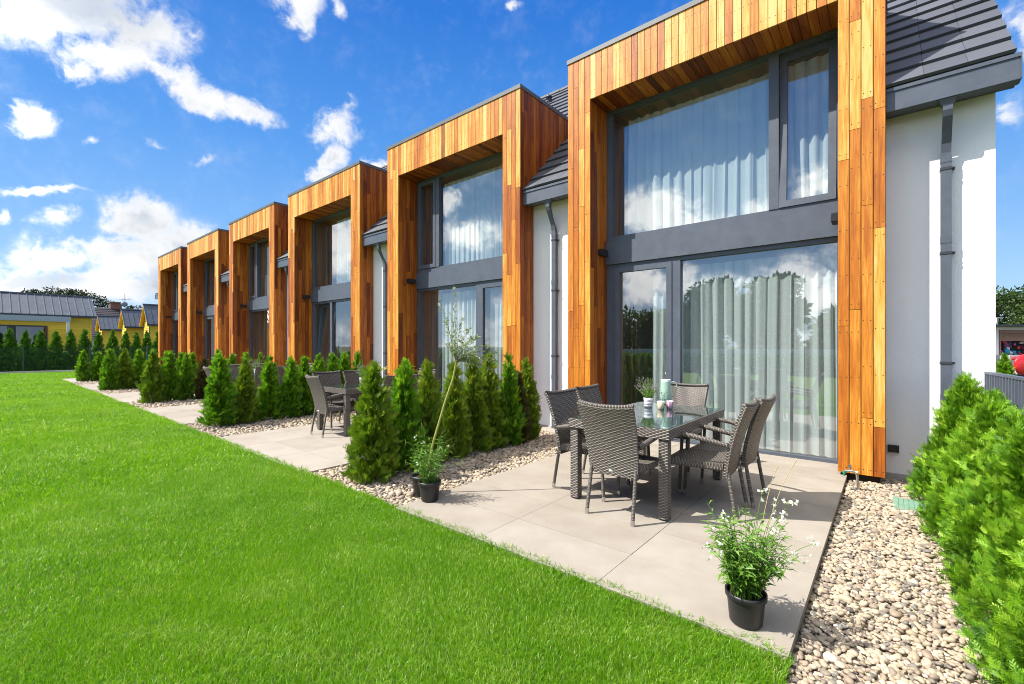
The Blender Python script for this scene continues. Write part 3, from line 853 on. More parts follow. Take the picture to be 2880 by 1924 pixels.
# a vent hood between the second and third roofs
# curtains: (house, floor, from, to, kind) measured from the left jamb of the un-mirrored house
def curtain_at(i, a, b, z0, z1, y, mat, label, pitch, amp, name='curtain'):
    R = RIGHTS[i]; L = R - W0; XI = L + BW; XE = R - BW
    x0, x1 = (XI + a, XI + b) if i % 2 == 0 else (XE - b, XE - a)
    return make_curtain(name, label, x0, x1, z0, z1, y, mat, pitch, amp, i * 7 + int(a * 10) + int(z0))


DOOR_OF = ['nearest house', 'house behind the willow', 'house with the tilted door', 'fourth house from the right', 'fifth house from the right', 'farthest house']
for i in range(6):
    n = DOOR_OF[i]
    if i == 0:
        curtain_at(i, .12, .38, 3.3, 5.40, 7.30, DRAPE, 'dark drape at the edge of the upper window of the ' + n, .07, .035, 'drape')
        curtain_at(i, .30, 3.22, 3.3, 5.36, 7.24, SHEER, 'sheer white curtain across the upper window of the ' + n, .17, .032, 'sheer_curtain')
        curtain_at(i, .20, .44, .02, 2.78, 7.34, BDRAPE, 'brown drape bunched behind the glass door of the ' + n, .07, .035, 'drape')
        curtain_at(i, .72, 3.24, .03, 2.76, 7.26, SHEER, 'sheer pale curtain across the ground floor glass of the ' + n, .15, .045, 'sheer_curtain')
    elif i == 1:
        curtain_at(i, 2.55, 3.22, 3.3, 5.40, 7.28, DRAPE, 'grey drape in the narrow upper sash of the ' + n, .10, .035, 'drape')
        curtain_at(i, .10, 2.50, 3.3, 5.36, 7.24, SHEER, 'sheer white curtain across the upper window of the ' + n, .16, .035, 'sheer_curtain')
        curtain_at(i, 2.55, 3.10, .02, 2.78, 7.30, DRAPE, 'grey drape at the edge of the ground floor glass of the ' + n, .10, .035, 'drape')
        curtain_at(i, 1.35, 2.60, .03, 2.76, 7.25, SHEER, 'sheer curtain across the fixed ground floor glass of the ' + n, .15, .04, 'sheer_curtain')
        curtain_at(i, .35, 1.05, .03, 2.76, 7.25, SHEER, 'sheer curtain inside the glass door of the ' + n, .13, .04, 'sheer_curtain')
    elif i == 2:
        curtain_at(i, .35, 1.20, 3.3, 5.30, 7.30, DRAPE, 'grey drape in the upper window of the ' + n, .10, .035, 'drape')
        curtain_at(i, 1.20, 3.2, 3.3, 5.36, 7.24, SHEER, 'sheer curtain across the upper window of the ' + n, .16, .035, 'sheer_curtain')
        curtain_at(i, .42, 1.05, .02, 2.70, 7.48, DRAPE, 'grey drape behind the tilted glass door', .10, .03, 'drape')
    else:
        curtain_at(i, .0, 3.28, 3.3, 5.42, 7.26, DRAPE, 'closed grey drape in the upper window of the ' + n, .12, .03, 'drape')
        curtain_at(i, .0, 3.28, .02, 2.80, 7.28, BDRAPE, 'closed brown drape behind the ground floor glass of the ' + n, .12, .03, 'drape')

# ------------------------------------------------------------------ rattan chairs and tables
def arc_pts(p0, p1, p2, n=6):
    p0, p1, p2 = map(np.array, (p0, p1, p2))
    return [tuple((1 - t) ** 2 * p0 + 2 * t * (1 - t) * p1 + t * t * p2) for t in [k / n for k in range(n + 1)]]


def make_chair():
    T = thing('rattan_chair', 'x', 'chair', (0, 0, 0), 0, 'rattan armchairs round the terrace tables')
    # backrest: leans back, slightly dished, wider at the top
    def back(u, v):
        w = .46 + .07 * v
        s = (u - .5) * 2
        z = .37 + .635 * v - .018 * v * (1 - s * s) * 1.0
        y = -.235 - .05 * v - .115 * v * v - .035 * (1 - s * s) * (.3 + .7 * v)
        return (-(s * w / 2), y, z)
    m = MB(); m.panel(back, 14, 14, .5, .65, .032)
    m.tube([back(k / 12, 1.0) for k in range(13)], .019, 8)
    br = m.build('backrest', WICK, T)
    bd = MB(); bd.lathe([(0, .004), (.024, .003), (.026, 0)], 16); 
    o = bd.build('badge', STEEL, br); o.location = (0, -.315, .415); o.rotation_euler = (radians(90), 0, 0); o.scale = (1, .55, 1)
    def seat(u, v):
        s = (u - .5) * 2
        return (s * (.235 + .02 * v), -.235 + .50 * v, .475 - .02 * (1 - s * s) * sin(pi * v) - (.02 * max(0, v - .85) / .15))
    m = MB(); m.panel(seat, 10, 10, .48, .5, .045)
    m.build('seat', WICK, T)
    for sx in (-1, 1):
        # front leg and armrest are one bent tube; the leg ends at the seat rail
        m = MB(); m.tube([(sx * .250, .285, .035), (sx * .245, .262, .46)], .0165, 8); lg = m.build('leg', WICKL, T)
        c = MB(); c.tube([(sx * .2505, .2865, 0), (sx * .2502, .285, .05)], .0178, 10); c.build('foot_cap', STEEL, lg)
        m = MB(); m.tube([(sx * .222, -.335, .035), (sx * .214, -.262, .46)], .0165, 8); lg = m.build('leg', WICKL, T)
        c = MB(); c.tube([(sx * .2225, -.3375, 0), (sx * .2222, -.335, .05)], .0178, 10); c.build('foot_cap', STEEL, lg)
        pts = [(sx * .245, .262, .461), (sx * .250, .255, .60)] + arc_pts((sx * .252, .25, .62), (sx * .256, .235, .715), (sx * .262, .14, .712), 6)[1:] + [(sx * .268, 0, .698), (sx * .262, -.15, .672), (sx * .248, -.272, .648)]
        rad = [.0165, .0175] + [.02] * 6 + [.024, .024, .02]
        m = MB(); m.tube(pts, rad, 10); m.build('armrest', WICKL, T)
    # rails under the seat
    m = MB()
    m.tube([(-.245, .255, .43), (.245, .255, .43)], .014, 8); m.tube([(-.215, -.262, .43), (.215, -.262, .43)], .014, 8)
    m.tube([(.245, .255, .428), (.215, -.262, .428)], .014, 8); m.tube([(-.245, .255, .428), (-.215, -.262, .428)], .014, 8)
    m.build('seat_rail', WICKL, T)
    return T


def make_table():
    T = thing('rattan_table', 'x', 'table', (0, 0, 0), 0, 'rattan tables with glass tops')
    W2, L2 = .50, .83                       # half sizes, long side along y
    m = MB()
    # woven rim with a rounded edge, as four boxes butted end to end
    def wbox(x0, x1, y0, y1, z0, z1):
        V = [(x0, y0, z0), (x1, y0, z0), (x1, y1, z0), (x0, y1, z0), (x0, y0, z1), (x1, y0, z1), (x1, y1, z1), (x0, y1, z1)]
        for f in [(0, 3, 2, 1), (4, 5, 6, 7), (0, 1, 5, 4), (1, 2, 6, 5), (2, 3, 7, 6), (3, 0, 4, 7)]:
            vs = [V[k] for k in f]
            d = [max(p[a] for p in vs) - min(p[a] for p in vs) for a in range(3)]
            ax = [a for a in range(3) if d[a] > 1e-6]
            if 2 in ax:
                uv = [(p[ax[0]], p[2], 0) for p in vs]
            else:
                uv = [(p[0], p[1], 0) for p in vs]
            m.add(vs, [(0, 1, 2, 3)], 0, .5, uv)
    wbox(-W2, W2, -L2, -L2 + .09, .70, .786); wbox(-W2, W2, L2 - .09, L2, .70, .786)
    wbox(-W2, -W2 + .09, -L2 + .09, L2 - .09, .70, .786); wbox(W2 - .09, W2, -L2 + .09, L2 - .09, .70, .786)
    wbox(-W2 + .09, W2 - .09, -L2 + .09, L2 - .09, .735, .783)
    m.build('tabletop', WICKT, T)
    gl = MB(); gl.box(-W2 + .012, W2 - .012, -L2 + .012, L2 - .012, .7885, .7945)
    gl.build('glass_top', TGLASS, T)
    for sx in (-1, 1):
        for sy in (-1, 1):
            m = MB(); cxp, cyp = sx * (W2 - .055), sy * (L2 - .055); h = .040
            vs = []; uv = []; zz = [0.012, .6995]
            cor = [(-h, -h), (h, -h), (h, h), (-h, h), (-h, -h)]
            for z in zz:
                for k, (a, b) in enumerate(cor):
                    vs.append((cxp + a, cyp + b, z)); uv.append((k * 2 * h, z, 0))
            m.add(vs, [(k, k + 1, k + 6, k + 5) for k in range(4)], 0, .5, uv)
            m.add([vs[k] for k in range(4)], [(3, 2, 1, 0)], 0, .5)
            m.box(cxp - .02, cxp + .02, cyp - .02, cyp + .02, 0, .0118, 1)
            m.build('leg', [WICKT, BLACKP], T)
    return T


CH = make_chair(); TB = make_table()
first_c = [True]
def chair(loc, rz, label):
    if first_c[0]:
        first_c[0] = False
        CH.location = loc; CH.rotation_euler = (0, 0, rz); CH['label'] = label; return CH
    return dup(CH, loc, rz, label)


TC = [(-1.925, 4.60), (-7.36, 4.77), (-12.35, 4.70)]
TN = ['table with striped cups', 'second table, half hidden by thujas', 'third table, mostly hidden']
for k, (tx, ty) in enumerate(TC):
    if k == 0:
        TB.location = (tx, ty, 0); TB['label'] = 'rattan table with a glass top carrying jug, lavender pot and striped cups'
    else:
        dup(TB, (tx, ty, 0), 0, ['', 'rattan table with a glass top on the second terrace behind a tall thuja', 'rattan table on the third terrace, glimpsed between thuja tips'][k])
    j = lambda s=.03: random.uniform(-s, s) if k else 0.0
    N = TN[k]
    chair((tx + .085 + j(), ty - .74 + j(), 0), j(.06) - .04, 'rattan armchair at the lawn end of the ' + N)
    chair((tx - .455 + j(), ty - .44 + j(), 0), -pi / 2 + j(.06) - .05, 'rattan armchair on the willow side nearer the lawn, at the ' + N if k == 0 else 'rattan chair, far long side, lawn half, at the ' + N)
    chair((tx - .50 + j(), ty + .23 + j(), 0), -pi / 2 + j(.06) + .03, 'rattan armchair on the willow side nearer the house, at the ' + N if k == 0 else 'rattan chair, far long side, house half, at the ' + N)
    chair((tx + .585 + j(), ty - .23 + j(), 0), pi / 2 + j(.06) + .04, 'rattan armchair on the gravel side nearer the lawn, at the ' + N if k == 0 else 'rattan chair, near long side, lawn half, at the ' + N)
    chair((tx + .63 + j(), ty + .27 + j(), 0), pi / 2 + j(.06) - .03, 'rattan armchair on the gravel side nearer the glass, at the ' + N if k == 0 else 'rattan chair, near long side, house half, at the ' + N)
    chair((tx - .10 + j(), ty + .98 + j(), 0), pi + j(.06), 'rattan armchair at the window end of the ' + N)

# ------------------------------------------------------------------ leaves and plants
def leaves(P, D, S, L, W, curve=0.0):
    """diamond leaves: P base, D direction, S side (unit), L length, W width -> verts (N*4), quads"""
    n = len(P)
    L = np.asarray(L).reshape(-1, 1) * np.ones((n, 1)); W = np.asarray(W).reshape(-1, 1) * np.ones((n, 1))
    m = P + D * L * .45
    V = np.stack([P, m + S * W / 2, P + D * L, m - S * W / 2], 1).reshape(-1, 3)
    F = np.arange(n * 4).reshape(-1, 4)
    return V, F


def unit(a):
    return a / np.maximum(1e-9, np.linalg.norm(a, axis=-1, keepdims=True))


def spray_template(k, ln, lw, spread=.75):
    """a flat branchlet in the x(side)-z(along) plane: returns (V, quadcount)"""
    P = []; D = []; L = []
    P.append((0, 0, 0)); D.append((0, 0, 1)); L.append(1.0)
    for q in range(k):
        t = .12 + .75 * q / max(1, k - 1)
        sgn = 1 if q % 2 else -1
        a = spread * (1 - .3 * t)
        P.append((0, 0, t)); D.append((sgn * sin(a), 0, cos(a))); L.append(.55 * (1 - .45 * t))
    P = np.array(P, float); D = np.array(D, float)
    S = np.stack([D[:, 2], np.zeros(len(D)), -D[:, 0]], 1)
    V, F = leaves(P, D, S, np.array(L), np.full(len(L), lw / ln))
    V[:, 2] = V[:, 2]
    return V * ln


def cone_crown(h, R, nspr, k, ln, lw, seed, profile=None, gap=.0, z0=.06, up=.75, lump=.12, fan=.085, per=9):
    rs = np.random.RandomState(seed)
    prof = profile or (lambda t: np.clip((1 - t) ** .66 * (1.0 + .20 * np.sin(pi * np.clip(t * 1.15, 0, 1))), 0.03, 2))
    nc = nspr // per
    t = rs.beta(1.0, 1.2, nc * 3)
    pr = prof(t); keep = rs.rand(len(t)) < (.25 + pr); t = t[keep][:nc]; nc = len(t)
    th = rs.rand(nc) * 2 * pi
    lumpv = 1 + lump * np.sin(3 * th + 9 * t + seed) + lump * .8 * np.sin(5 * th - 17 * t + 2 * seed)
    rad = R * prof(t) * lumpv * (1 - .80 * rs.rand(nc) ** 1.7) * .9
    C = np.stack([rad * np.cos(th), rad * np.sin(th), z0 + t * (h - z0) * .95], 1)
    outw = np.stack([np.cos(th), np.sin(th), np.zeros(nc)], 1)
    CD = unit(outw * (1 - up) + np.array([0, 0, up]) * (0.7 + .6 * rs.rand(nc, 1)) + rs.randn(nc, 3) * .18)
    CN = np.cross(CD, outw) + rs.randn(nc, 3) * .35; CS = unit(np.cross(CN, CD))
    n = nc * per; ci = np.repeat(np.arange(nc), per)
    fl = fan * (.7 + .6 * rs.rand(nc))[ci]
    a = rs.rand(n) ** .7; b = (rs.rand(n) - .5) * 2
    wd = .55 * np.sqrt(a) * (1.15 - a * .6)
    P = C[ci] + CD[ci] * (fl * (a - .45))[:, None] + CS[ci] * (fl * b * wd)[:, None] + rs.randn(n, 3) * fan * .11
    D = unit(CD[ci] + CS[ci] * (b * .75)[:, None] + rs.randn(n, 3) * .22)
    Nn = np.cross(CS[ci], CD[ci]) + rs.randn(n, 3) * .25; S = unit(np.cross(D, Nn))
    ctone = .10 * rs.randn(nc)
    t = t[ci]
    T = spray_template(k, ln, lw); m = len(T)
    sc = (.65 + .7 * rs.rand(n, 1, 1))
    V = P[:, None, :] + sc * (T[None, :, 0:1] * S[:, None, :] + T[None, :, 2:3] * D[:, None, :]) - (D * ln * .4)[:, None, :]
    # curl: outer tips nod
    V = V.reshape(-1, 3); V[:, 2] = np.maximum(V[:, 2], .0)
    F = np.arange(len(V)).reshape(-1, 4)
    tone = np.repeat(np.clip(.42 + .15 * rs.randn(n) + 1.4 * ctone[ci] + .22 * (a - .5) + .1 * (t - .4), 0, 1), m)
    return V, F, tone, t


def make_thuja(seed, h, R, nspr, k, ln, lw, mat, name='thuja', lump=.12, twigs=0, **kw):
    T = thing(name, 'x', 'conifer', (0, 0, 0), 0)
    V, F, tone, t = cone_crown(h, R, nspr, k, ln, lw, seed, lump=lump, **kw)
    np_mesh('crown', V, [F], tone, mat, T)
    m = MB(); m.tube([(0, 0, -.12), (.005, 0, h * .4), (0, .004, h * .86)], [.022 * h / 1.4, .016 * h / 1.4, .004], 7)
    rt = random.Random(seed)
    for q in range(twigs):
        a = rt.uniform(0, 6.28); z = rt.uniform(.12, .75) * h; l = R * rt.uniform(.6, .98) * (1 - z / h) ** .6
        m.tube([(0, 0, z), (l * .5 * cos(a), l * .5 * sin(a), z + .05), (l * cos(a), l * sin(a), z + .16)], [.006, .004, .0015], 5)
    m.build('trunk', TRUNK, T)
    return T


# prototypes are used as real trees: first user of a prototype moves it, later ones copy it
protos = {}
def plant(key, maker, loc, rz, scale, label, group):
    if key not in protos:
        o = maker(); protos[key] = o
        o.location = loc; o.rotation_euler = (0, 0, rz); o.scale = scale; o['label'] = label; o['group'] = group
        return o
    return dup(protos[key], loc, rz, label, scale, group)


H0 = 1.38
NTH = ['first', 'second', 'third', 'fourth', 'fifth', 'sixth', 'seventh', 'eighth', 'ninth', 'tenth']
rows = [(-4.53, [2.93, 3.40, 3.76, 4.22, 4.60, 4.94, 5.28, 5.50, 5.84], [1.34, 1.37, 1.34, 1.32, 1.37, 1.40, 1.39, 1.14, 1.31], 'between the nearest and second terraces'),
        (-9.75, [3.01, 3.46, 3.93, 4.35, 4.66, 4.97, 5.28, 5.58, 5.92], [1.40, 1.26, 1.30, 1.31, 1.31, 1.34, 1.37, 1.40, 1.40], 'between the second and third terraces'),
        (-15.1, [3.08, 3.46, 3.85, 4.25, 4.62, 5.0, 5.4, 5.8], [1.42, 1.40, 1.34, 1.20, 1.44, 1.3, 1.3, 1.3], 'between the third and fourth terraces'),
        (-20.4, [3.0, 3.38, 3.78, 4.18, 4.6, 5.0, 5.4], [1.40, 1.43, 1.38, 1.43, 1.35, 1.3, 1.3], 'between the fourth and fifth terraces'),
        (-26.2, [3.02, 3.48, 3.95, 4.4, 4.9], [1.36, 1.28, 1.3, 1.3, 1.3], 'between the two farthest terraces')]
rr = random.Random(5)
for ri, (rx, ys, hs, where) in enumerate(rows):
    for k, (yy, hh) in enumerate(zip(ys, hs)):
        hh += .05
        vk = rr.randrange(4); mat = THU; look = 'green thuja'
        fine = ri < 2
        key = ('f' if fine else 'c') + str(vk)
        if ri == 0 and k == 7:
            key, mat, look = 'brown', THUB, 'thin browning thuja'
        elif ri == 0 and k == 0:
            key, mat, look = 'y0', THUY, 'thick thuja with yellowing foot'
        elif ri == 2 and k == 0:
            key, mat, look = 'y1', THUY, 'thuja with yellowing sprays'
        elif ri == 2 and k == 3:
            key, mat, look = 'brownc', THUB, 'browning thuja'
        elif rr.random() < .3:
            key += 'y'; mat = THUY; look = 'yellowish green thuja'
        sd_ = sum(ord(c) for c in key)
        n, kk, ln, lw = (5200, 7, .070, .0088) if fine or key in ('y0', 'brown') else (3000, 5, .09, .0145)
        mk = lambda: make_thuja(sd_, H0, (.222 if fine else .232) if key != 'brown' else .18, n, kk, ln, lw, mat, lump=.11)
        sw = rr.uniform(.9, 1.12)
        if k == 0:
            sw *= 1.12
        plant(key, mk, (rx + rr.uniform(-.06, .06), yy, -.055), rr.uniform(0, 6.28), (sw, sw, hh / H0),
              '%s, %s from the lawn %s' % (look, NTH[k], where), 'thujas in the rows between terraces')

# bright hedge of thujas at the right, beside the pebble strip
hedge = [(.56, 6.02, 1.20, .34), (.66, 5.45, 1.10, .36), (.60, 4.92, 1.08, .36), (.66, 4.40, 1.05, .36), (.62, 3.90, 1.02, .35), (.68, 3.38, .98, .35), (.66, 2.86, .95, .34), (.72, 2.34, .95, .34)]
for k, (hx, hy, hh, hr) in enumerate(hedge):
    kk = k % 3
    mk = lambda: make_thuja(300 + kk, 1.1, .36, 19000, 7, .046, .0056, THUL, lump=.15, up=.72, fan=.13, per=24, twigs=16,
                            profile=lambda t: np.clip((1 - t) ** .78 * (1.0 + .25 * np.sin(pi * t)), .03, 2))
    plant('L%d' % kk, mk, (hx, hy, -.08), rr.uniform(0, 6.28), (hr / .36, hr / .36, (hh + .08) / 1.1),
          'bright green bushy thuja beside the pebble strip, %s from the white wall' % NTH[k], 'bright thujas along the slatted fence')

# tall dark hedge plants behind the wire fence, far end of the lawn
hy = [.15, .80, 1.42, 2.07, 2.71, 3.36, 4.02, 4.66, 5.35, 6.05, 6.72, 7.30, 7.85, 8.5]
for k, yy in enumerate(hy):
    kk = k % 3
    mk = lambda: make_thuja(500 + kk, 2.7, .43, 4200, 5, .13, .024, THUD, lump=.05,
                            fan=.12, per=9, profile=lambda t: np.clip((1 - t ** 2.4) ** .85 * (1.0 - .12 * t), .03, 2), up=.7)
    plant('H%d' % kk, mk, (-40.0 + rr.uniform(-.15, .15), yy, -.16), rr.uniform(0, 6.28), (.98, .80, rr.uniform(.97, 1.04)),
          'tall dark thuja behind the wire fence, %s from the left' % (NTH + ['eleventh', 'twelfth', 'thirteenth', 'fourteenth'])[k] if k > 0 else 'tall dark thuja behind the wire fence, cut by the picture edge', 'tall thujas behind the wire fence')

# ------------------------------------------------------------------ lawn blades
def grass_patch(x0, x1, y0, y1, dens, hmin, hmax, w, seed):
    rs = np.random.RandomState(seed)
    n = int((x1 - x0) * (y1 - y0) * dens)
    P = np.stack([x0 + rs.rand(n) * (x1 - x0), y0 + rs.rand(n) * (y1 - y0), np.full(n, -.022)], 1)
    if y1 - y0 < .3:
        P[:, 1] += .014 * np.sin(P[:, 0] * 9) + .012 * np.sin(P[:, 0] * 23 + 1) + .008 * np.sin(P[:, 0] * 61)
    # slow variation of height and lie
    q = np.sin(P[:, 0] * 2.1 + 1.7 * np.sin(P[:, 1] * 1.3)) * .5 + np.sin(P[:, 0] * .9 - P[:, 1] * 2.7 + 1) * .5
    q2 = np.sin(P[:, 0] * 5.3 + 2 * np.sin(P[:, 1] * 4.1)) * np.sin(P[:, 1] * 6.1 + 1.3 * np.sin(P[:, 0] * 3.3))
    h = (hmin + (hmax - hmin) * rs.rand(n)) * (1 + .18 * q)
    th = rs.rand(n) * 2 * pi
    lean = (.25 + .65 * rs.rand(n)) * (1 + .5 * np.maximum(0, q2))
    dx = np.cos(th) * lean + .18 * np.sin(P[:, 0] * 1.7 + P[:, 1]); dy = np.sin(th) * lean
    D = np.stack([dx, dy, np.zeros(n)], 1) * h[:, None]
    ph = rs.rand(n) * 2 * pi
    S = np.stack([np.cos(ph), np.sin(ph), np.zeros(n)], 1) * (w * (.7 + .6 * rs.rand(n)))[:, None] * .5
    M = P + D * .38 + np.array([0, 0, 1]) * (h * .62)[:, None]
    Tp = P + D + np.array([0, 0, 1]) * (h * (1 - .25 * lean))[:, None]
    V = np.stack([P - S, P + S, M + S * .85, M - S * .85, Tp], 1).reshape(-1, 3)
    b = np.arange(n)[:, None] * 5
    Q = b + np.array([[0, 1, 2, 3]]); Tt = b + np.array([[3, 2, 4]])
    whitish = (rs.rand(n) < (.03 + .20 * np.maximum(0, np.sin(P[:, 0] * 11 + 3 * np.sin(P[:, 1] * 3.1)) * np.sin(P[:, 1] * 5.3 + 2 * np.sin(P[:, 0] * 2.3)) - .35)))  # lying blades: their whitish light reflection is painted into the tone
    tone = np.clip(.48 + .17 * rs.randn(n) + .07 * q + .06 * q2 + .06 * np.clip(-P[:, 0] / 6 - .4, -.6, 1.6), 0, .92); tone[whitish] = 1.0  # paler towards the far left: backlight effect painted into the tone
    return V, Q, Tt, np.repeat(tone, 5)


def grass_all():
    Vs = []; Qs = []; Ts = []; ts = []; o = 0
    spec = [(-1.6, -.36, 0.6, 2.55, 33000, .020, .042, .0024), (-3.6, -1.6, -.2, 2.55, 26000, .020, .042, .0026), (-6.5, -3.6, -.4, 2.55, 14000, .022, .044, .0036),
            (-11, -6.5, -.6, 2.56, 4200, .03, .058, .007), (-19, -11, -.8, 2.56, 1700, .032, .06, .011), (-36.8, -19, -1.2, 2.56, 650, .035, .065, .018), (-36.8, -29.4, 2.56, 8, 600, .035, .065, .018),
            (-6, -.36, -2.0, -.3, 1200, .03, .06, .006), (-36.8, -.4, 2.50, 2.575, 2500, .04, .075, .005), (-12, -.36, 2.50, 2.575, 9000, .02, .044, .003)]
    for k, (x0, x1, y0, y1, d, a, b, w) in enumerate(spec):
        V, Q, T, t = grass_patch(x0, x1, y0, y1, d, a, b, w, 40 + k)
        Vs.append(V); Qs.append(Q + o); Ts.append(T + o); ts.append(t); o += len(V)
    ob = np_mesh('grass', np.concatenate(Vs), [np.concatenate(Qs), np.concatenate(Ts)], np.concatenate(ts), GRASS)
    kind(ob, 'stuff', 'bright green mown grass of the lawn', 'grass')


grass_all()

# ------------------------------------------------------------------ pebbles
def ico():
    t = (1 + 5 ** .5) / 2
    v = np.array([(-1, t, 0), (1, t, 0), (-1, -t, 0), (1, -t, 0), (0, -1, t), (0, 1, t), (0, -1, -t), (0, 1, -t), (t, 0, -1), (t, 0, 1), (-t, 0, -1), (-t, 0, 1)], float)
    f = [(0, 11, 5), (0, 5, 1), (0, 1, 7), (0, 7, 10), (0, 10, 11), (1, 5, 9), (5, 11, 4), (11, 10, 2), (10, 7, 6), (7, 1, 8), (3, 9, 4), (3, 4, 2), (3, 2, 6), (3, 6, 8), (3, 8, 9), (4, 9, 5), (2, 4, 11), (6, 2, 10), (8, 6, 7), (9, 8, 1)]
    return unit(v), np.array(f)


def subdiv(v, f):
    v = list(map(tuple, v)); c = {}; nf = []
    def mid(a, b):
        k = (min(a, b), max(a, b))
        if k not in c:
            p = unit((np.array(v[a]) + np.array(v[b]))[None])[0]; v.append(tuple(p)); c[k] = len(v) - 1
        return c[k]
    for a, b, d in f:
        x, y, z = mid(a, b), mid(b, d), mid(d, a)
        nf += [(a, x, z), (b, y, x), (d, z, y), (x, y, z)]
    return np.array(v), np.array(nf)


IC0 = ico(); IC1 = subdiv(*IC0)


def pebbles(name, x0, x1, y0, y1, dens, size, fine, seed, base=-.075, layers=(0.0, .018), edge=None):
    rs = np.random.RandomState(seed)
    uv, uf = IC1 if fine else IC0
    Vs = []; Ts = []; tot = 0; Fs = []
    for li, lz in enumerate(layers):
        sp = 1 / sqrt(dens)
        gx, gy = np.meshgrid(np.arange(x0, x1, sp), np.arange(y0, y1, sp * .87))
        gx = gx + (np.arange(gx.shape[0])[:, None] % 2) * sp * .5
        P = np.stack([gx.ravel(), gy.ravel()], 1) + rs.randn(gx.size, 2) * sp * .33
        P = P[(P[:, 0] > x0) & (P[:, 0] < x1) & (P[:, 1] > y0) & (P[:, 1] < y1)]
        if li:
            P = P[rs.rand(len(P)) < .72]
        n = len(P)
        s = size * np.exp(rs.randn(n) * .26)
        ax = np.stack([s, s * (.6 + .25 * rs.rand(n)), s * (.38 + .25 * rs.rand(n))], 1) * .5
        v = uv[None] * (1 + .16 * np.sin(uv[None] * 2.3 + rs.rand(n, 1, 3) * 6).sum(-1, keepdims=True) * .6) * ax[:, None, :]
        a = rs.rand(n) * 2 * pi; tl = rs.randn(n) * .25
        ca, sa = np.cos(a)[:, None], np.sin(a)[:, None]; ct, st = np.cos(tl)[:, None], np.sin(tl)[:, None]
        xx, zz = v[..., 0] * ct - v[..., 2] * st, v[..., 0] * st + v[..., 2] * ct
        X = xx * ca - v[..., 1] * sa; Y = xx * sa + v[..., 1] * ca
        und = .008 * np.sin(P[:, 0] * 7 + seed) * np.sin(P[:, 1] * 6)
        V = np.stack([X + P[:, :1], Y + P[:, 1:], zz + (base + lz + ax[:, 2] * .8 + und)[:, None]], -1)
        Vs.append(V.reshape(-1, 3))
        Fs.append((uf[None] + (np.arange(n) * len(uv))[:, None, None] + tot).reshape(-1, 3)); tot += n * len(uv)
        Ts.append(np.repeat(np.clip(rs.rand(n) * .9 + .05 * rs.randn(n) + .05, 0, 1), len(uv)))
    ob = np_mesh(name, np.concatenate(Vs), [np.concatenate(Fs)], np.concatenate(Ts), PEB, None, True)
    return ob


o = pebbles('gravel', -.36, 1.15, 1.6, 6.86, 1700, .033, True, 1); kind(o, 'stuff', 'rounded cream pebbles of the strip at the right', 'gravel')
o = pebbles('gravel', -5.32, -3.50, 2.55, 6.80, 1150, .038, True, 2, layers=(0.02, .042)); kind(o, 'stuff', 'pebbles between the nearest and second terraces', 'gravel')
o = pebbles('gravel', -10.42, -8.43, 2.55, 6.8, 650, .050, False, 3, layers=(0.02, .042)); kind(o, 'stuff', 'pebbles between the second and third terraces', 'gravel')
for q, (a, b) in enumerate(((-15.62, -13.66), (-20.88, -18.78), (-25.82, -24.03))):
    o = pebbles('gravel', a, b, 2.55, 6.8, 330, .066, False, 4 + q, layers=(0.02, .045)); kind(o, 'stuff', 'pebbles ' + ['between the third and fourth terraces', 'between the fourth and fifth terraces', 'between the two farthest terraces'][q], 'gravel')
# pale paving strip along the wall in the gaps
for (a, b) in ((-5.19, -4.20), (-10.57, -9.37), (-15.75, -14.75)):
    m = MB(); m.box(a, b, 6.50, 6.863, -.14, -.005, 0, .6); kind(m.build('wall_paving', PAVE), 'structure')

# ------------------------------------------------------------------ potted plants
def make_pot(T, r0, r1, h, nm='pot'):
    m = MB()
    m.lathe([(0, .002), (r0 * .92, .002), (r0, .012), (r1 * .96, h * .80), (r1 * .965, h * .83), (r1 * 1.06, h * .835), (r1 * 1.07, h), (r1 * .99, h), (r1 * .95, h * .86)], 32)
    p = m.build(nm, BLACKP, T)
    m = MB(); m.lathe([(r1 * .955, h * .85), (r1 * .6, h * .875), (0, h * .88)], 20); m.build('soil', SOIL, p)
    return p


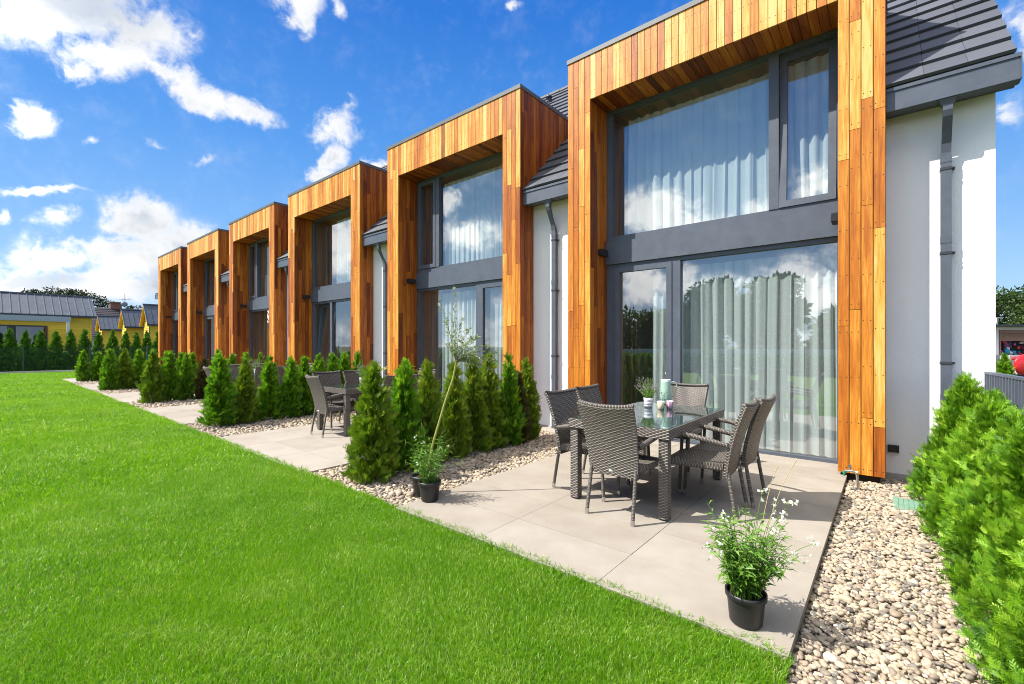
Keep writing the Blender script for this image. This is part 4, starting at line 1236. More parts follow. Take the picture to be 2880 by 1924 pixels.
def stem_leaf_plant(T, z0, nst, hgt, spread, leaf_l, leaf_w, per, seed, mat, flowers=0, stemr=.0018, floppy=.5, fl_scale=1.0, base_r=.07):
    rs = np.random.RandomState(seed)
    m = MB(); P = []; D = []; tone = []; tips = []
    for s in range(nst):
        th = rs.rand() * 2 * pi; r = base_r * sqrt(rs.rand()); hh = hgt * (.45 + .6 * rs.rand()); sp = spread * (.15 + .85 * rs.rand())
        p0 = np.array([r * cos(th), r * sin(th), z0]); a2 = th + rs.randn() * .5
        p2 = p0 + np.array([cos(a2) * sp, sin(a2) * sp, hh]); p1 = p0 + np.array([cos(a2) * sp * .25, sin(a2) * sp * .25, hh * .7])
        if rs.rand() < floppy * .35:
            p2[2] -= hh * .35
        pts = arc_pts(p0, p1, p2, 7)
        m.tube(pts, [stemr * (1 - .6 * k / 7) for k in range(8)], 4, 0, float(np.clip(.45 + .15 * rs.randn(), 0, 1)), False)
        tips.append((pts[-1], unit((np.array(pts[-1]) - np.array(pts[-2]))[None])[0]))
        pts = np.array(pts)
        for k in range(per):
            t = (.12 + .85 * rs.rand()) * 7; i0 = min(6, int(t)); q = pts[i0] + (pts[i0 + 1] - pts[i0]) * (t - i0)
            d = unit((pts[i0 + 1] - pts[i0])[None])[0]; an = rs.rand() * 2 * pi
            o_ = np.array([cos(an), sin(an), 0]); P.append(q); D.append(d * (.25 + .5 * rs.rand()) + o_ * .8 + np.array([0, 0, -.25 * rs.rand()])); tone.append(.5 + .2 * rs.randn())
    stems = m.build('stems', mat, T)
    P = np.array(P); D = unit(np.array(D)); n = len(P)
    S = unit(np.cross(D, rs.randn(n, 3) * .4 + np.array([0, 0, 1.0])))
    L = leaf_l * (.5 + .8 * rs.rand(n)); Wd = leaf_w * (.6 + .7 * rs.rand(n))
    # folded and drooping leaf of two quads
    up = np.cross(S, D)
    A = P; M1 = P + D * (L * .5)[:, None] + up * (L * .06)[:, None]; Tp = P + D * L[:, None] - np.array([0, 0, 1]) * (L * .22)[:, None]
    V = np.stack([A, M1 + S * Wd[:, None] / 2, Tp, M1 - S * Wd[:, None] / 2, M1 - up * (Wd * .2)[:, None]], 1).reshape(-1, 3)
    b = np.arange(n)[:, None] * 5
    F = np.concatenate([b + np.array([[0, 1, 4]]), b + np.array([[1, 2, 4]]), b + np.array([[0, 4, 3]]), b + np.array([[4, 2, 3]])])
    np_mesh('leaves', V, [F], np.repeat(np.clip(tone, 0, 1), 5), mat, T)
    if flowers:
        P = []; D = []; S = []
        for q in range(flowers):
            tp, dd = tips[rs.randint(len(tips))]
            for c in range(rs.randint(1, 4)):
                ctr = np.array(tp) + rs.randn(3) * .012 * fl_scale
                for e in range(4):
                    d = unit((rs.randn(3) + np.array([0, 0, .2]))[None])[0]
                    P.append(ctr); D.append(d); S.append(unit(np.cross(d, rs.randn(3))[None])[0])
        V, F = leaves(np.array(P), np.array(D), np.array(S), .018 * fl_scale, .014 * fl_scale)
        np_mesh('blossoms', V, [F], RS.rand(len(V)), PETAL, T)


T = thing('potted_plant', 'black nursery pot with white flowering plant at the corner by the pebble strip', 'potted plant', (-.595, 2.69, 0.002))
make_pot(T, .082, .097, .17)
stem_leaf_plant(T, .145, 115, .43, .18, .060, .0125, 17, 21, LEAF, 9, .0019, .8, 1.0, .075)
# long flowering wands and dry grass heads
rs_ = np.random.RandomState(3); m = MB(); Pw = []
for (dx, dy, hz) in ((.12, .25, .62), (.20, .20, .66), (.28, .02, .44), (.32, .06, .50), (-.14, .02, .56), (-.22, .03, .34), (.16, .12, .60), (.06, .16, .70)):
    pts = arc_pts((dx * .2, dy * .2, .18), (dx * .5, dy * .5, hz * .85), (dx, dy, hz), 8)
    m.tube(pts, [.0016] * 8 + [.0008], 4, 0, .6, False)
    for c in range(5):
        Pw.append(np.array(pts[-1 - c // 2]) + rs_.randn(3) * .014)
m.build('flower_wands', LEAF, T)
P = np.repeat(np.array(Pw), 4, 0); D = unit(rs_.randn(len(P), 3)); S = unit(np.cross(D, rs_.randn(len(P), 3)))
V, F = leaves(P, D, S, .020, .014); np_mesh('blossoms', V, [F], np.full(len(V), .5), PETAL, T)
m = MB()
for (dx, dy, hz) in ((.10, .30, .80), (.20, .27, .86)):
    m.tube(arc_pts((.03, .05, .18), (dx * .5, dy * .6, hz * .8), (dx, dy, hz), 8), [.0016] * 8 + [.003], 4, 0, .95, False)
m.build('dry_grass_heads', simple('dry_stalk', (.42, .34, .14), .7), T)

T = thing('potted_plant', 'black nursery pot with wispy green plant at the corner by the willow', 'potted plant', (-3.425, 2.85, 0.002))
make_pot(T, .082, .105, .19)
stem_leaf_plant(T, .16, 70, .44, .18, .060, .0085, 14, 22, LEAF, 8, .0018, .7, .9, .075)
m = MB()
for (dx, dy, hz) in ((-.22, -.12, .55), (-.10, -.02, .72), (.10, .10, .66), (.20, .12, .60), (.28, .14, .44), (.25, .18, .36), (-.25, -.10, .34), (.16, .16, .52)):
    e = np.array((dx, dy, hz)); pts = arc_pts((dx * .2, dy * .2, .16), (dx * .55, dy * .55, hz * 1.05), e, 8)
    pts += [tuple(e + np.array((.03 * cos(a) * (1 if dx > 0 else -1), .02 * cos(a), .03 * sin(a)))) for a in (1.2, .4, -.5, -1.5, -2.6)]
    m.tube(pts, [.0016] * 9 + [.001] * 5, 4, 0, .85, False)
m.build('curled_tendrils', LEAF, T)

# standard willow in a second black pot
T = thing('potted_willow', 'slender standard willow in a black pot, its loose pale crown against the second house', 'potted tree', (-3.64, 2.95, -.03))
make_pot(T, .095, .12, .22)
m = MB(); stem = [(0.02, 0.01, .18), (.08, .06, .55), (.17, .135, .95), (.235, .19, 1.20), (.255, .21, 1.36)]
m.tube(stem, [.0125, .0115, .0105, .010, .009], 8, 0, .5); m.build('trunk', simple('willow_bark', (.30, .30, .06), .6, 0, .3, 40.0), T)
rs_ = np.random.RandomState(8); m = MB(); P = []; D = []; tone = []
top = np.array(stem[-1])
ends = [(-.10, -.05, 2.02), (.06, .02, 2.14), (-.06, 0, 1.80), (.02, .02, 1.86), (.12, .06, 1.78), (.20, .12, 1.72), (.28, .17, 1.62), (.34, .22, 1.52), (.40, .28, 1.46), (.36, .26, 1.36), (.28, .2, 1.30), (.18, .14, 1.32), (.05, .04, 1.45), (-.02, -.02, 1.55), (.46, .32, 1.34), (.44, .30, 1.22), (.22, .05, 1.55), (.15, .22, 1.6), (.10, -.04, 1.62), (.30, .10, 1.42)]
for e in ends:
    e = top * np.array([.0, .0, 0]) + np.array([e[0] + .20, e[1] + .16, e[2]])
    mid = (top + e) / 2 + np.array([0, 0, .12])
    pts = arc_pts(top, mid, e, 9); m.tube(pts, [.0035 - .0003 * k for k in range(10)], 4, 0, .4, False)
    pts = np.array(pts)
    for k in range(46):
        t = (.15 + .85 * rs_.rand()) * 8.99; i0 = int(t); q = pts[i0] + (pts[i0 + 1] - pts[i0]) * (t - i0)
        d = unit((pts[i0 + 1] - pts[i0])[None])[0] * .6 + rs_.randn(3) * .5; P.append(q + rs_.randn(3) * .008); D.append(d); tone.append(.5 + .24 * rs_.randn())
cr = m.build('branches', simple('willow_twig', (.20, .17, .07), .7), T)
P = np.array(P); D = unit(np.array(D)); S = unit(np.cross(D, rs_.randn(len(P), 3)))
V, F = leaves(P, D, S, .045 * (.6 + .7 * rs_.rand(len(P))), .011); np_mesh('crown', V, [F], np.repeat(np.clip(tone, 0, 1), 4), WILL, T)

# ------------------------------------------------------------------ things on the tables
def lavender(loc, label, pr=.052, ph=.11, potmat=None, seed=1, hgt=.24):
    T = thing('lavender_pot', label, 'potted plant', loc)
    m = MB(); m.lathe([(0, .0), (pr * .80, .0), (pr * .86, ph * .28), (pr * .855, ph * .285), (pr * .90, ph * .30), (pr * .94, ph * .62), (pr * .93, ph * .625), (pr * .97, ph * .64), (pr, ph), (pr * .92, ph), (pr * .9, ph * .9), (0, ph * .9)], 28)
    m.build('pot', potmat or simple('white_pot', (.78, .77, .78), .35), T)
    rs = np.random.RandomState(seed); P = []; D = []; tone = []; L = []
    for s in range(95):
        th = rs.rand() * 2 * pi; r = pr * .8 * sqrt(rs.rand()); hh = hgt * (.5 + .5 * rs.rand()) * (1 if rs.rand() < .45 else .62); sp = .075 * rs.rand() + r * .5
        b = np.array([r * cos(th), r * sin(th), ph * .9]); e = b + np.array([cos(th) * sp, sin(th) * sp, hh])
        for k in range(16):
            t = k / 15; q = b + (e - b) * t + np.array([cos(th), sin(th), 0]) * .02 * t * t
            if t > .35 and t < .82 and rs.rand() < .55:
                continue
            for c in range(2 if t < .82 else 3):
                P.append(q); D.append(np.array([rs.randn() * .5, rs.randn() * .5, 1.0])); tone.append((.35 + .2 * rs.rand()) if t < .82 else .92 + .08 * rs.rand()); L.append(.026 if t < .8 else .014)
    P = np.array(P); D = unit(np.array(D)); S = unit(np.cross(D, rs.randn(len(P), 3)))
    V, F = leaves(P, D, S, np.array(L), .0045); np_mesh('foliage', V, [F], np.repeat(tone, 4), LAV, T)
    m = MB()
    for s in range(40):
        th = rs.rand() * 2 * pi; sp = .07 * rs.rand(); hh = hgt * (.6 + .4 * rs.rand())
        m.tube([(0, 0, ph * .9), (cos(th) * sp * .4, sin(th) * sp * .4, ph * .9 + hh * .6), (cos(th) * sp, sin(th) * sp, ph * .9 + hh)], .0012, 4, 0, .5, False)
    m.build('stems', LAV, T)
    return T


ZT = .796
lavender((-2.12, 4.98, ZT), 'lavender in a white ridged pot on the glass table, beside the green jug')
lavender((-7.45, 4.62, ZT), 'grey flowering lavender pot on the second table, showing above a thuja', .06, .12, simple('grey_pot', (.5, .5, .5), .5), 5, .27)
lavender((-12.4, 4.65, ZT), 'small lavender pot on the third table', .06, .12, None, 6, .26)


def stripes(name, cols, n):
    m, nt, b = newmat(name)
    g = attr(nt, 'uvm'); s = nd(nt, 'SeparateXYZ', {0: g.outputs['Vector']})
    f = mth(nt, 'FRACT', mth(nt, 'MULTIPLY', s.outputs[0], n / (2 * pi)))
    r = nt.nodes.new('ShaderNodeValToRGB'); r.color_ramp.interpolation = 'CONSTANT'; el = r.color_ramp.elements
    while len(el) < len(cols):
        el.new(.5)
    for e, (p, c) in zip(el, cols):
        e.position = p; e.color = c + (1,)
    lk(nt, f, r.inputs[0]); lk(nt, r.outputs[0], b.inputs['Base Color']); b.inputs['Roughness'].default_value = .25
    return m


WHT = simple('white_glaze', (.82, .81, .79), .25)
def cup(loc, mat, label):
    T = thing('cup', label, 'cup', loc)
    m = MB(); m.lathe([(0, 0), (.028, 0), (.031, .004), (.0415, .085), (.0405, .086)], 30); c = m.build('body', mat, T)
    m = MB(); m.lathe([(.0405, .0861), (.0385, .085), (.029, .008), (0, .007)], 30); m.build('lining', WHT, T)


cup((-1.955, 4.93, ZT), stripes('yellow_stripes', [(0, (.80, .78, .70)), (.25, (.72, .50, .10)), (.55, (.80, .78, .70)), (.7, (.78, .62, .25)), (.9, (.80, .78, .70))], 7), 'small cup with yellow and white stripes')
cup((-1.885, 5.02, ZT), stripes('plum_stripes', [(0, (.70, .55, .64)), (.25, (.28, .06, .17)), (.5, (.62, .36, .50)), (.7, (.35, .10, .22)), (.9, (.78, .70, .74))], 7), 'small cup with plum and pink stripes')
T = thing('jug', 'tall pale green jug with a loop handle on the glass table', 'jug', (-2.085, 5.42, ZT))
CEL = simple('celadon_glaze', (.36, .52, .42), .22)
m = MB(); m.lathe([(0, 0), (.066, 0), (.070, .006), (.066, .15), (.060, .265), (.060, .285), (.056, .286), (.054, .27), (.05, .02), (0, .018)], 32); m.build('body', CEL, T)
m = MB(); m.lathe([(.0605, .286), (.061, .292), (.05, .296), (0, .297)], 32); m.build('lid', WHT, T)
m = MB(); hpts = arc_pts((.045, .040, .27), (.125, .09, .27), (.098, .072, .17), 6) + arc_pts((.098, .072, .17), (.09, .066, .10), (.054, .042, .085), 5)[1:]
m.tube(hpts, .007, 8); m.build('handle', CEL, T)
T = thing('flower_sprig', 'loose leafy sprig standing behind the striped cups', 'flower', (-2.0, 5.10, ZT))
m = MB(); m.lathe([(0, 0), (.018, 0), (.02, .05), (.017, .051)], 16); m.build('vase', simple('grey_vase', (.12, .14, .12), .3), T)
stem_leaf_plant(T, .03, 9, .17, .10, .038, .010, 6, 9, foliage_mat('dusty_leaves', [(0, (.05, .09, .06)), (1, (.16, .22, .15))]), 0, .0014, .2, .6, .012)

# ------------------------------------------------------------------ tap, drain cover, slatted fence
T = thing('garden_tap', 'chrome standpipe tap at the corner of the nearest terrace', 'tap', (-.245, 6.02, -.075))
m = MB(); m.tube([(0, 0, 0), (-.012, 0, .21)], .013, 10); m.tube([(-.012, 0, .20), (-.02, 0, .228), (-.06, 0, .24), (-.115, -.01, .235)], .013, 10)
m.tube([(-.02, 0, .23), (-.004, 0, .235)], .018, 10); m.build('pipe', STEEL, T)
m = MB(); m.tube([(-.075, 0, .25), (-.075, 0, .275)], .009, 8); m.box(-.09, -.06, -.006, .006, .2755, .305); m.build('handle', STEEL, T)
m = MB(); m.tube([(-.115, -.01, .232), (-.122, -.01, .205)], .017, 10); m.tube([(-.122, -.01, .206), (-.124, -.01, .18)], .011, 10); m.build('hose_connector', simple('green_plastic', (.02, .22, .12), .4), T)

m = MB(); m.box(.03, .40, 5.60, 6.02, -.12, -.035)
for q in range(9):
    m.box(.05 + q * .038, .055 + q * .038 + .018, 5.625, 5.995, -.0348, -.030)
o = m.build('drain_cover', simple('green_cover', (.17, .30, .22), .6, 0, .2, 12.0, .3, 80.0), None, (.2, 5.8, -.04)); o.location = (.2, 5.8, -.04)
tag(o, 'green ribbed plastic inspection cover sunk in the pebbles', 'drain cover')

T = thing('slatted_fence', 'anthracite fence of upright metal slats behind the bright thujas', 'fence', (.84, 4.3, -.1))
org = (.84, 4.3, -.1)
m = MB()
yy = 6.84
while yy > 1.4:
    xx = .80 + (6.84 - yy) * .085
    m.box(xx - .025, xx + .025, yy - .012, yy + .012, -.1, 1.205); yy -= .085
m.build('slats', ANTH, T, org)
m = MB(); m.hexa([(.775, 6.86, 1.2055), (.825, 6.86, 1.2055), (1.29, 1.38, 1.2055), (1.24, 1.38, 1.2055), (.775, 6.86, 1.23), (.825, 6.86, 1.23), (1.29, 1.38, 1.23), (1.24, 1.38, 1.23)])
m.build('top_rail', ANTH, T, org)

# ------------------------------------------------------------------ wire fence at the far end of the lawn
T = thing('wire_fence', 'green welded wire fence on a low concrete base at the end of the lawn', 'fence', (-37.0, 4, -.1))
org = (-37.0, 4, -.1); GRN = simple('green_wire', (.012, .05, .04), .5)
m = MB(); m.box(-37.10, -36.94, -10, 20, -.1, .075); m.build('base', CONC, T, org)
y = -9.1
while y < 20:
    m = MB(); m.box(-37.05, -36.99, y - .03, y + .03, .0755, 1.50); m.box(-37.055, -36.985, y - .035, y + .035, 1.5005, 1.515); m.build('post', GRN, T, org); y += 2.73
m = MB(); y = -10
while y < 20:
    m.box(-37.003, -36.997, y, y + .006, .08, 1.46); y += .06
for z in np.arange(.1, 1.47, .2):
    m.box(-37.010, -37.0035, -10, 20, z, z + .008)
m.build('wire_mesh', GRN, T, org)

# ------------------------------------------------------------------ yellow cottages beyond
YEL = tone_mat('yellow_boards', [(0, (.70, .45, .025)), (1, (.82, .56, .05))], .6, .3, 3.0)
YELT = simple('yellow_trim', (.78, .47, .03), .6)
SEAM = simple('seam_roof', (.075, .088, .112), .38, 0, .15, 2.0)
def cottage(label, xe, y0, y1, ze, depth, zr, oh=.35, plain=False):
    """ridge along y; near wall at x=xe facing +x; ends at y0,y1"""
    org = (xe - depth / 2, (y0 + y1) / 2, -.16)
    T = thing('yellow_cottage', label, 'house', org, 0, 'yellow boarded cottages')
    xb = xe - depth; xm = xe - depth / 2
    w = MB(); z = -.16
    w.box(xb + .04, xe - .04, y0 + .04, y1 - .04, -.16, ze, 1)
    while z < ze:                               # lapped boards on the four sides
        z1 = min(z + .17, ze)
        t = random.uniform(.2, .8)
        w.hexa([(xe - .04, y0, z), (xe, y0, z), (xe, y1, z), (xe - .04, y1, z), (xe - .04, y0, z1 - .008), (xe - .02, y0, z1 - .008), (xe - .02, y1, z1 - .008), (xe - .04, y1, z1 - .008)], 0, t)
        w.hexa([(xb, y0, z), (xe - .05, y0, z), (xe - .05, y0 + .04, z), (xb, y0 + .04, z), (xb, y0 + .02, z1 - .008), (xe - .05, y0 + .02, z1 - .008), (xe - .05, y0 + .04, z1 - .008), (xb, y0 + .04, z1 - .008)], 0, t)
        z += .17
    sl = (zr - ze) / (depth / 2)
    while z < zr - .05:                         # gable boards
        z1 = min(z + .17, zr - .03); h0 = (zr - z) / sl; h1 = (zr - z1) / sl
        w.hexa([(xm - h0, y0, z), (xm + h0, y0, z), (xm + h0, y0 + .04, z), (xm - h0, y0 + .04, z), (xm - h1, y0 + .02, z1 - .008), (xm + h1, y0 + .02, z1 - .008), (xm + h1, y0 + .04, z1 - .008), (xm - h1, y0 + .04, z1 - .008)], 0, random.uniform(.2, .8))
        z += .17
    w.add([(xb, y0 + .05, ze), (xe, y0 + .05, ze), (xm, y0 + .05, zr - .02)], [(0, 1, 2)], 1); w.add([(xb, y1 - .05, ze), (xe, y1 - .05, ze), (xm, y1 - .05, zr - .02)], [(2, 1, 0)], 1)
    w.box(xe - .0395, xe + .025, y0 - .02, y0 + .10, -.16, ze - .02, 2); w.box(xe - .0395, xe + .025, y1 - .10, y1 + .02, -.16, ze - .02, 2)
    wl = w.build('wall', [YEL, simple('wall_core', (.3, .2, .03), .9), YELT], T, org)
    r = MB(); ex = oh; zl = ze - sl * ex
    for s in (1, -1):
        xa = xe + ex if s > 0 else xb - ex
        r.hexa([(xa, y0 - oh, zl), (xa, y1 + oh, zl), (xm, y1 + oh, zr), (xm, y0 - oh, zr), (xa, y0 - oh, zl + .09), (xa, y1 + oh, zl + .09), (xm, y1 + oh, zr + .09), (xm, y0 - oh, zr + .09)] if s < 0 else
               [(xa, y1 + oh, zl), (xa, y0 - oh, zl), (xm, y0 - oh, zr), (xm, y1 + oh, zr), (xa, y1 + oh, zl + .09), (xa, y0 - oh, zl + .09), (xm, y0 - oh, zr + .09), (xm, y1 + oh, zr + .09)])
    y = y0 - oh
    while y < y1 + oh - .02:                    # standing seams
        xa = xe + ex
        r.hexa([(xa, y, zl + .09), (xa, y + .035, zl + .09), (xm, y + .035, zr + .09), (xm, y, zr + .09), (xa, y, zl + .145), (xa, y + .035, zl + .145), (xm, y + .035, zr + .145), (xm, y, zr + .145)]); y += .42
    r.box(xm - .10, xm + .10, y0 - oh - .02, y1 + oh + .02, zr + .06, zr + .15)
    r.box(xe + ex + .001, xe + ex + .10, y0 - oh, y1 + oh, zl - .08, zl + .06, 1)
    rf = r.build('roof', [SEAM, ANTHD], T, org)
    # yellow barge boards under the verge
    b = MB()
    for s in (1, -1):
        xa = xe + ex if s > 0 else xb - ex
        b.hexa([(xa, y0 - oh + .01, zl - .12), (xa, y0 - .01, zl - .12), (xm, y0 - .01, zr - .12), (xm, y0 - oh + .01, zr - .12), (xa, y0 - oh + .01, zl - .01), (xa, y0 - .01, zl - .01), (xm, y0 - .01, zr - .01), (xm, y0 - oh + .01, zr - .01)])
    b.build('verge_lining', YELT, T, org)
    return T, org


WINB = simple('dark_window_frame', (.02, .022, .026), .4)
T, org = cottage('long yellow cottage with a standing seam roof and wide window, at the left edge', -47.0, -6.0, 5.85, 3.88, 4.2, 5.30, .28)
f = MB(); f.box(-46.98, -46.93, -4.2, 3.50, .2, 2.97); fr = f.build('window', WINB, T, org)
for (a, b) in ((-4.1, -1.0), (-.9, 1.55), (1.95, 3.42)):
    p = MB(); p.quad((-46.925, a, .3), (-46.925, b, .3), (-46.925, b, 2.87), (-46.925, a, 2.87)); p.build('pane', glass_mat('cottage_glass', (.25, .3, .35), 2.2), fr, org)
p = MB(); p.box(-46.0, -45.9, -6.2, 4.62, 3.25, 3.62); p.box(-47.0, -46.0, 4.50, 4.60, 3.30, 3.60); p.build('pergola_beam', simple('pale_blue_grey_paint', (.30, .35, .39), .5), T, org)
p = MB(); p.box(-46.05, -45.87, 4.40, 4.56, -.16, 3.249); p.build('pergola_post', simple('pale_post', (.55, .56, .56), .5), T, org)
far_specs = [('small yellow cottage closest to the end of the terrace, gable half hidden by its corner', -50.2, 10.1, 16.5, 3.7, 2.0, 5.15), ('small yellow cottage, middle one of the three beyond the dark thujas', -59.4, 10.1, 16.5, 3.7, 2.3, 5.17), ('smallest looking yellow cottage, leftmost gable of the three', -74.5, 10.3, 16.8, 3.75, 2.6, 5.17)]
for (lb, xe, y0, y1, ze, dp, zr) in far_specs:
    T, org = cottage(lb, xe, y0, y1, ze, dp + .4, zr, .28)
    d = MB(); d.box(xe - .75, xe - .2, y0 - .03, y0 - .004, -.1, 2.3); d.build('door', WINB, T, org)
    d = MB(); d.box(xe - .06, xe + .05, y0 - .08, y0 - .025, -.16, 3.3); d.build('downpipe', WINB, T, org)
    d = MB(); d.box(xe - 1.2, xe - 1.1, y0 - .14, y0 - .01, 2.2, 2.5); d.build('wall_lamp', BLACKP, T, org)

# dark tiled house behind them with chimney; dish and aerial
def tiled_house(label, x0, x1, y0, y1, ze, zr, wallm, tilem, axis='y'):
    org = ((x0 + x1) / 2, (y0 + y1) / 2, -.16)
    T = thing('tiled_house', label, 'house', org)
    w = MB(); w.box(x0 + .3, x1 - .3, y0 + .3, y1 - .3, -.16, ze); wl = w.build('wall', wallm, T, org)
    r = MB(); xm, ym = (x0 + x1) / 2, (y0 + y1) / 2
    n = 16
    for k in range(n):
        for s in (0, 1):
            t0, t1 = k / n, (k + 1) / n
            if axis == 'y':
                xa = (x1 if s == 0 else x0); A = xa + (xm - xa) * t0; Bx = xa + (xm - xa) * t1
                za = ze + (zr - ze) * t0; zb = ze + (zr - ze) * t1
                q = [(A, y0, za + .06), (A, y1, za + .06), (Bx, y1, zb), (Bx, y0, zb)]
            else:
                ya = (y1 if s == 0 else y0); A = ya + (ym - ya) * t0; Bx = ya + (ym - ya) * t1
                za = ze + (zr - ze) * t0; zb = ze + (zr - ze) * t1
                q = [(x1, A, za + .06), (x0, A, za + .06), (x0, Bx, zb), (x1, Bx, zb)]
            if s:
                q = q[::-1]
            r.add(q, [(0, 1, 2, 3)], 0, random.uniform(.2, .8))
            lo = [(p[0], p[1], p[2] - .06) for p in (q[:2] if not s else q[2:])]
            hi = q[:2] if not s else q[2:]
            r.add([lo[0], lo[1], hi[1], hi[0]], [(0, 1, 2, 3)], 0, .1)
    if axis == 'y':
        for yy in (y0 + .31, y1 - .31):
            w2 = None
        r.add([(x0 + .3, y0 + .3, ze), (x1 - .3, y0 + .3, ze), (xm, y0 + .3, zr - .1)], [(0, 1, 2)], 1); r.add([(x0 + .3, y1 - .3, ze), (x1 - .3, y1 - .3, ze), (xm, y1 - .3, zr - .1)], [(2, 1, 0)], 1)
    else:
        r.add([(x0 + .3, y0 + .3, ze), (x0 + .3, y1 - .3, ze), (x0 + .3, ym, zr - .1)], [(0, 1, 2)], 1); r.add([(x1 - .3, y0 + .3, ze), (x1 - .3, y1 - .3, ze), (x1 - .3, ym, zr - .1)], [(2, 1, 0)], 1)
    rf = r.build('roof', [tilem, wallm], T, org)
    return T, org, rf


DKT = tone_mat('dark_pantiles', [(0, (.012, .009, .014)), (1, (.032, .025, .036))], .6, .9, 2.2)
REDT = tone_mat('brown_pantiles', [(0, (.16, .10, .07)), (1, (.34, .25, .18))], .7, .6, 3.0)
PLAS = simple('pale_plaster', (.5, .48, .43), .9)
T, org, rf = tiled_house('house with a dark pantiled roof and brick chimney, behind the yellow cottages', -112, -94.0, 6.5, 22.5, 2.6, 8.05, PLAS, DKT)
m = MB(); m.box(-103.6, -102.6, 15.2, 16.7, 7.0, 8.95); m.box(-103.7, -102.5, 15.1, 16.8, 8.9505, 9.1); m.build('chimney', simple('brick', (.20, .09, .06), .8, 0, .3, 3.0), rf, org)
m = MB(); m.tube([(-102.5, 17.05, 7.3), (-102.5, 17.05, 10.6)], .035, 6); m.tube([(-102.5, 16.4, 9.6), (-102.5, 18.0, 9.65)], .03, 6)
for q in range(5):
    m.tube([(-102.5, 16.4 + q * .38, 9.35), (-102.5, 16.4 + q * .38, 9.9)], .02, 5)
m.build('aerial', STEEL, rf, org)
m = MB(); m.lathe([(0, .10), (.25, .08), (.48, 0), (.48, -.02), (.25, .06), (0, .08)], 20); o = m.build('satellite_dish', simple('dish_grey', (.16, .18, .19), .5), rf)
o.location = (-101.9 - org[0], 16.9 - org[1], 8.75 - org[2]); o.rotation_euler = (0, radians(75), 0)

# ------------------------------------------------------------------ trees
def blob_tree(label, loc, h, r, seed, mat, nb=26, nl=3200, ls=.3, name='tree', group=None, flat=.75, clear=.35):
    rs = np.random.RandomState(seed)
    T = thing(name, label, 'tree', loc, 0, group)
    m = MB(); m.tube([(0, 0, -.3), (.1, 0, h * .45), (.0, .1, h * .8)], [h * .03, h * .02, h * .006], 8)
    C = []
    for k in range(nb):
        t = clear + (1 - clear) * rs.rand(); a = rs.rand() * 2 * pi; rr_ = r * sqrt(rs.rand()) * (1 - .75 * abs((t - clear) / (1 - clear) - .42))
        c = np.array([cos(a) * rr_, sin(a) * rr_, h * t * .96]); C.append(c)
        m.tube([(0, 0, h * max(.25, t - .25)), tuple(c * np.array([.5, .5, 1]) - np.array([0, 0, h * .05])), tuple(c)], [h * .011, h * .006, h * .002], 5, cap=False)
    m.build('trunk', TRUNK, T)
    C = np.array(C); idx = rs.randint(0, nb, nl); rad = r * (.20 + .20 * rs.rand(nb))[idx]
    d = unit(rs.randn(nl, 3)); P = C[idx] + d * rad[:, None] * (rs.rand(nl, 1) ** .4) * np.array([1, 1, flat])
    D = unit(d * .5 + rs.randn(nl, 3) * .7); S = unit(np.cross(D, rs.randn(nl, 3)))
    V, F = leaves(P, D, S, ls * (.6 + .8 * rs.rand(nl)), ls * .55)
    tone = np.clip(.45 + .18 * rs.randn(nl) + .2 * (rs.rand(nb)[idx] - .5), 0, 1)
    np_mesh('crown', V, [F], np.repeat(tone, 4), mat, T)
    return T


blob_tree('dark spreading tree top rising behind the long yellow cottage, left of the pair', (-113.5, 7.9, -.16), 11.5, 3.6, 61, TREED, 20, 3000, .38, flat=.45, clear=.72)
blob_tree('dark spreading tree top rising behind the long yellow cottage, the taller of the pair', (-113.5, 11.4, -.16), 11.9, 5.0, 62, TREED, 26, 4200, .38, flat=.45, clear=.72)
blob_tree('small sparse tree top behind the satellite dish', (-122, 22.4, -.16), 10.6, 2.0, 63, TREED, 14, 700, .35, flat=.5, clear=.6)
blob_tree('low dark treetop just above the dark pantiled ridge', (-125, 14.5, -.16), 10.0, 3.4, 64, TREED, 16, 1500, .4, flat=.4, clear=.7)
for k, (tx, ty, th, tr) in enumerate(((10.2, 86, 8.6, 4.2), (13.6, 90, 9.2, 4.6), (18.5, 88, 10.2, 4.8), (7.4, 92, 9.0, 4.4), (24, 90, 10, 5))):
    blob_tree(['light green birch like tree above the shop roof, by the white wall', 'broad green tree above the middle of the shop roof', 'tall dark green tree at the right picture edge above the shop', 'green tree mostly behind the white end wall', 'green tree beyond the right picture edge'][k],
              (tx, ty, -.16), th, tr, 70 + k, TREEM, 30, 3600, .42, group='trees behind the shop', flat=.8, clear=.22)

# ------------------------------------------------------------------ the shop seen past the white gable
T = thing('shop', 'low shop with a half raised brown shutter and goods, past the white gable', 'shop', (5.6, 34.0, -.16))
org = (5.6, 34.0, -.16)
dv = np.array([.77, .64])                        # along the shop front
def SP(u, v, z):
    return (4.02 + dv[0] * u - dv[1] * v, 32.03 + dv[1] * u + dv[0] * v, z)
def sbox(m, u0, u1, v0, v1, z0, z1, mi=0):
    m.hexa([SP(u0, v0, z0), SP(u1, v0, z0), SP(u1, v1, z0), SP(u0, v1, z0), SP(u0, v0, z1), SP(u1, v0, z1), SP(u1, v1, z1), SP(u0, v1, z1)], mi)
m = MB(); sbox(m, -3, .14, 0, 4, -.16, 2.42); sbox(m, .14, 6, 2.2, 4, -.16, 2.42, 1); sbox(m, .14, 6, 0, .15, 2.28, 2.42); m.build('wall', [simple('shop_white', (.74, .73, .71), .8), simple('shop_dark', (.05, .045, .045), .9)], T, org)
m = MB(); sbox(m, -3.1, 6.2, -.35, 4.1, 2.425, 2.53); m.build('roof', ANTHD, T, org)
m = MB()
sbox(m, .14, 5, -.05, .1, 2.12, 2.275)
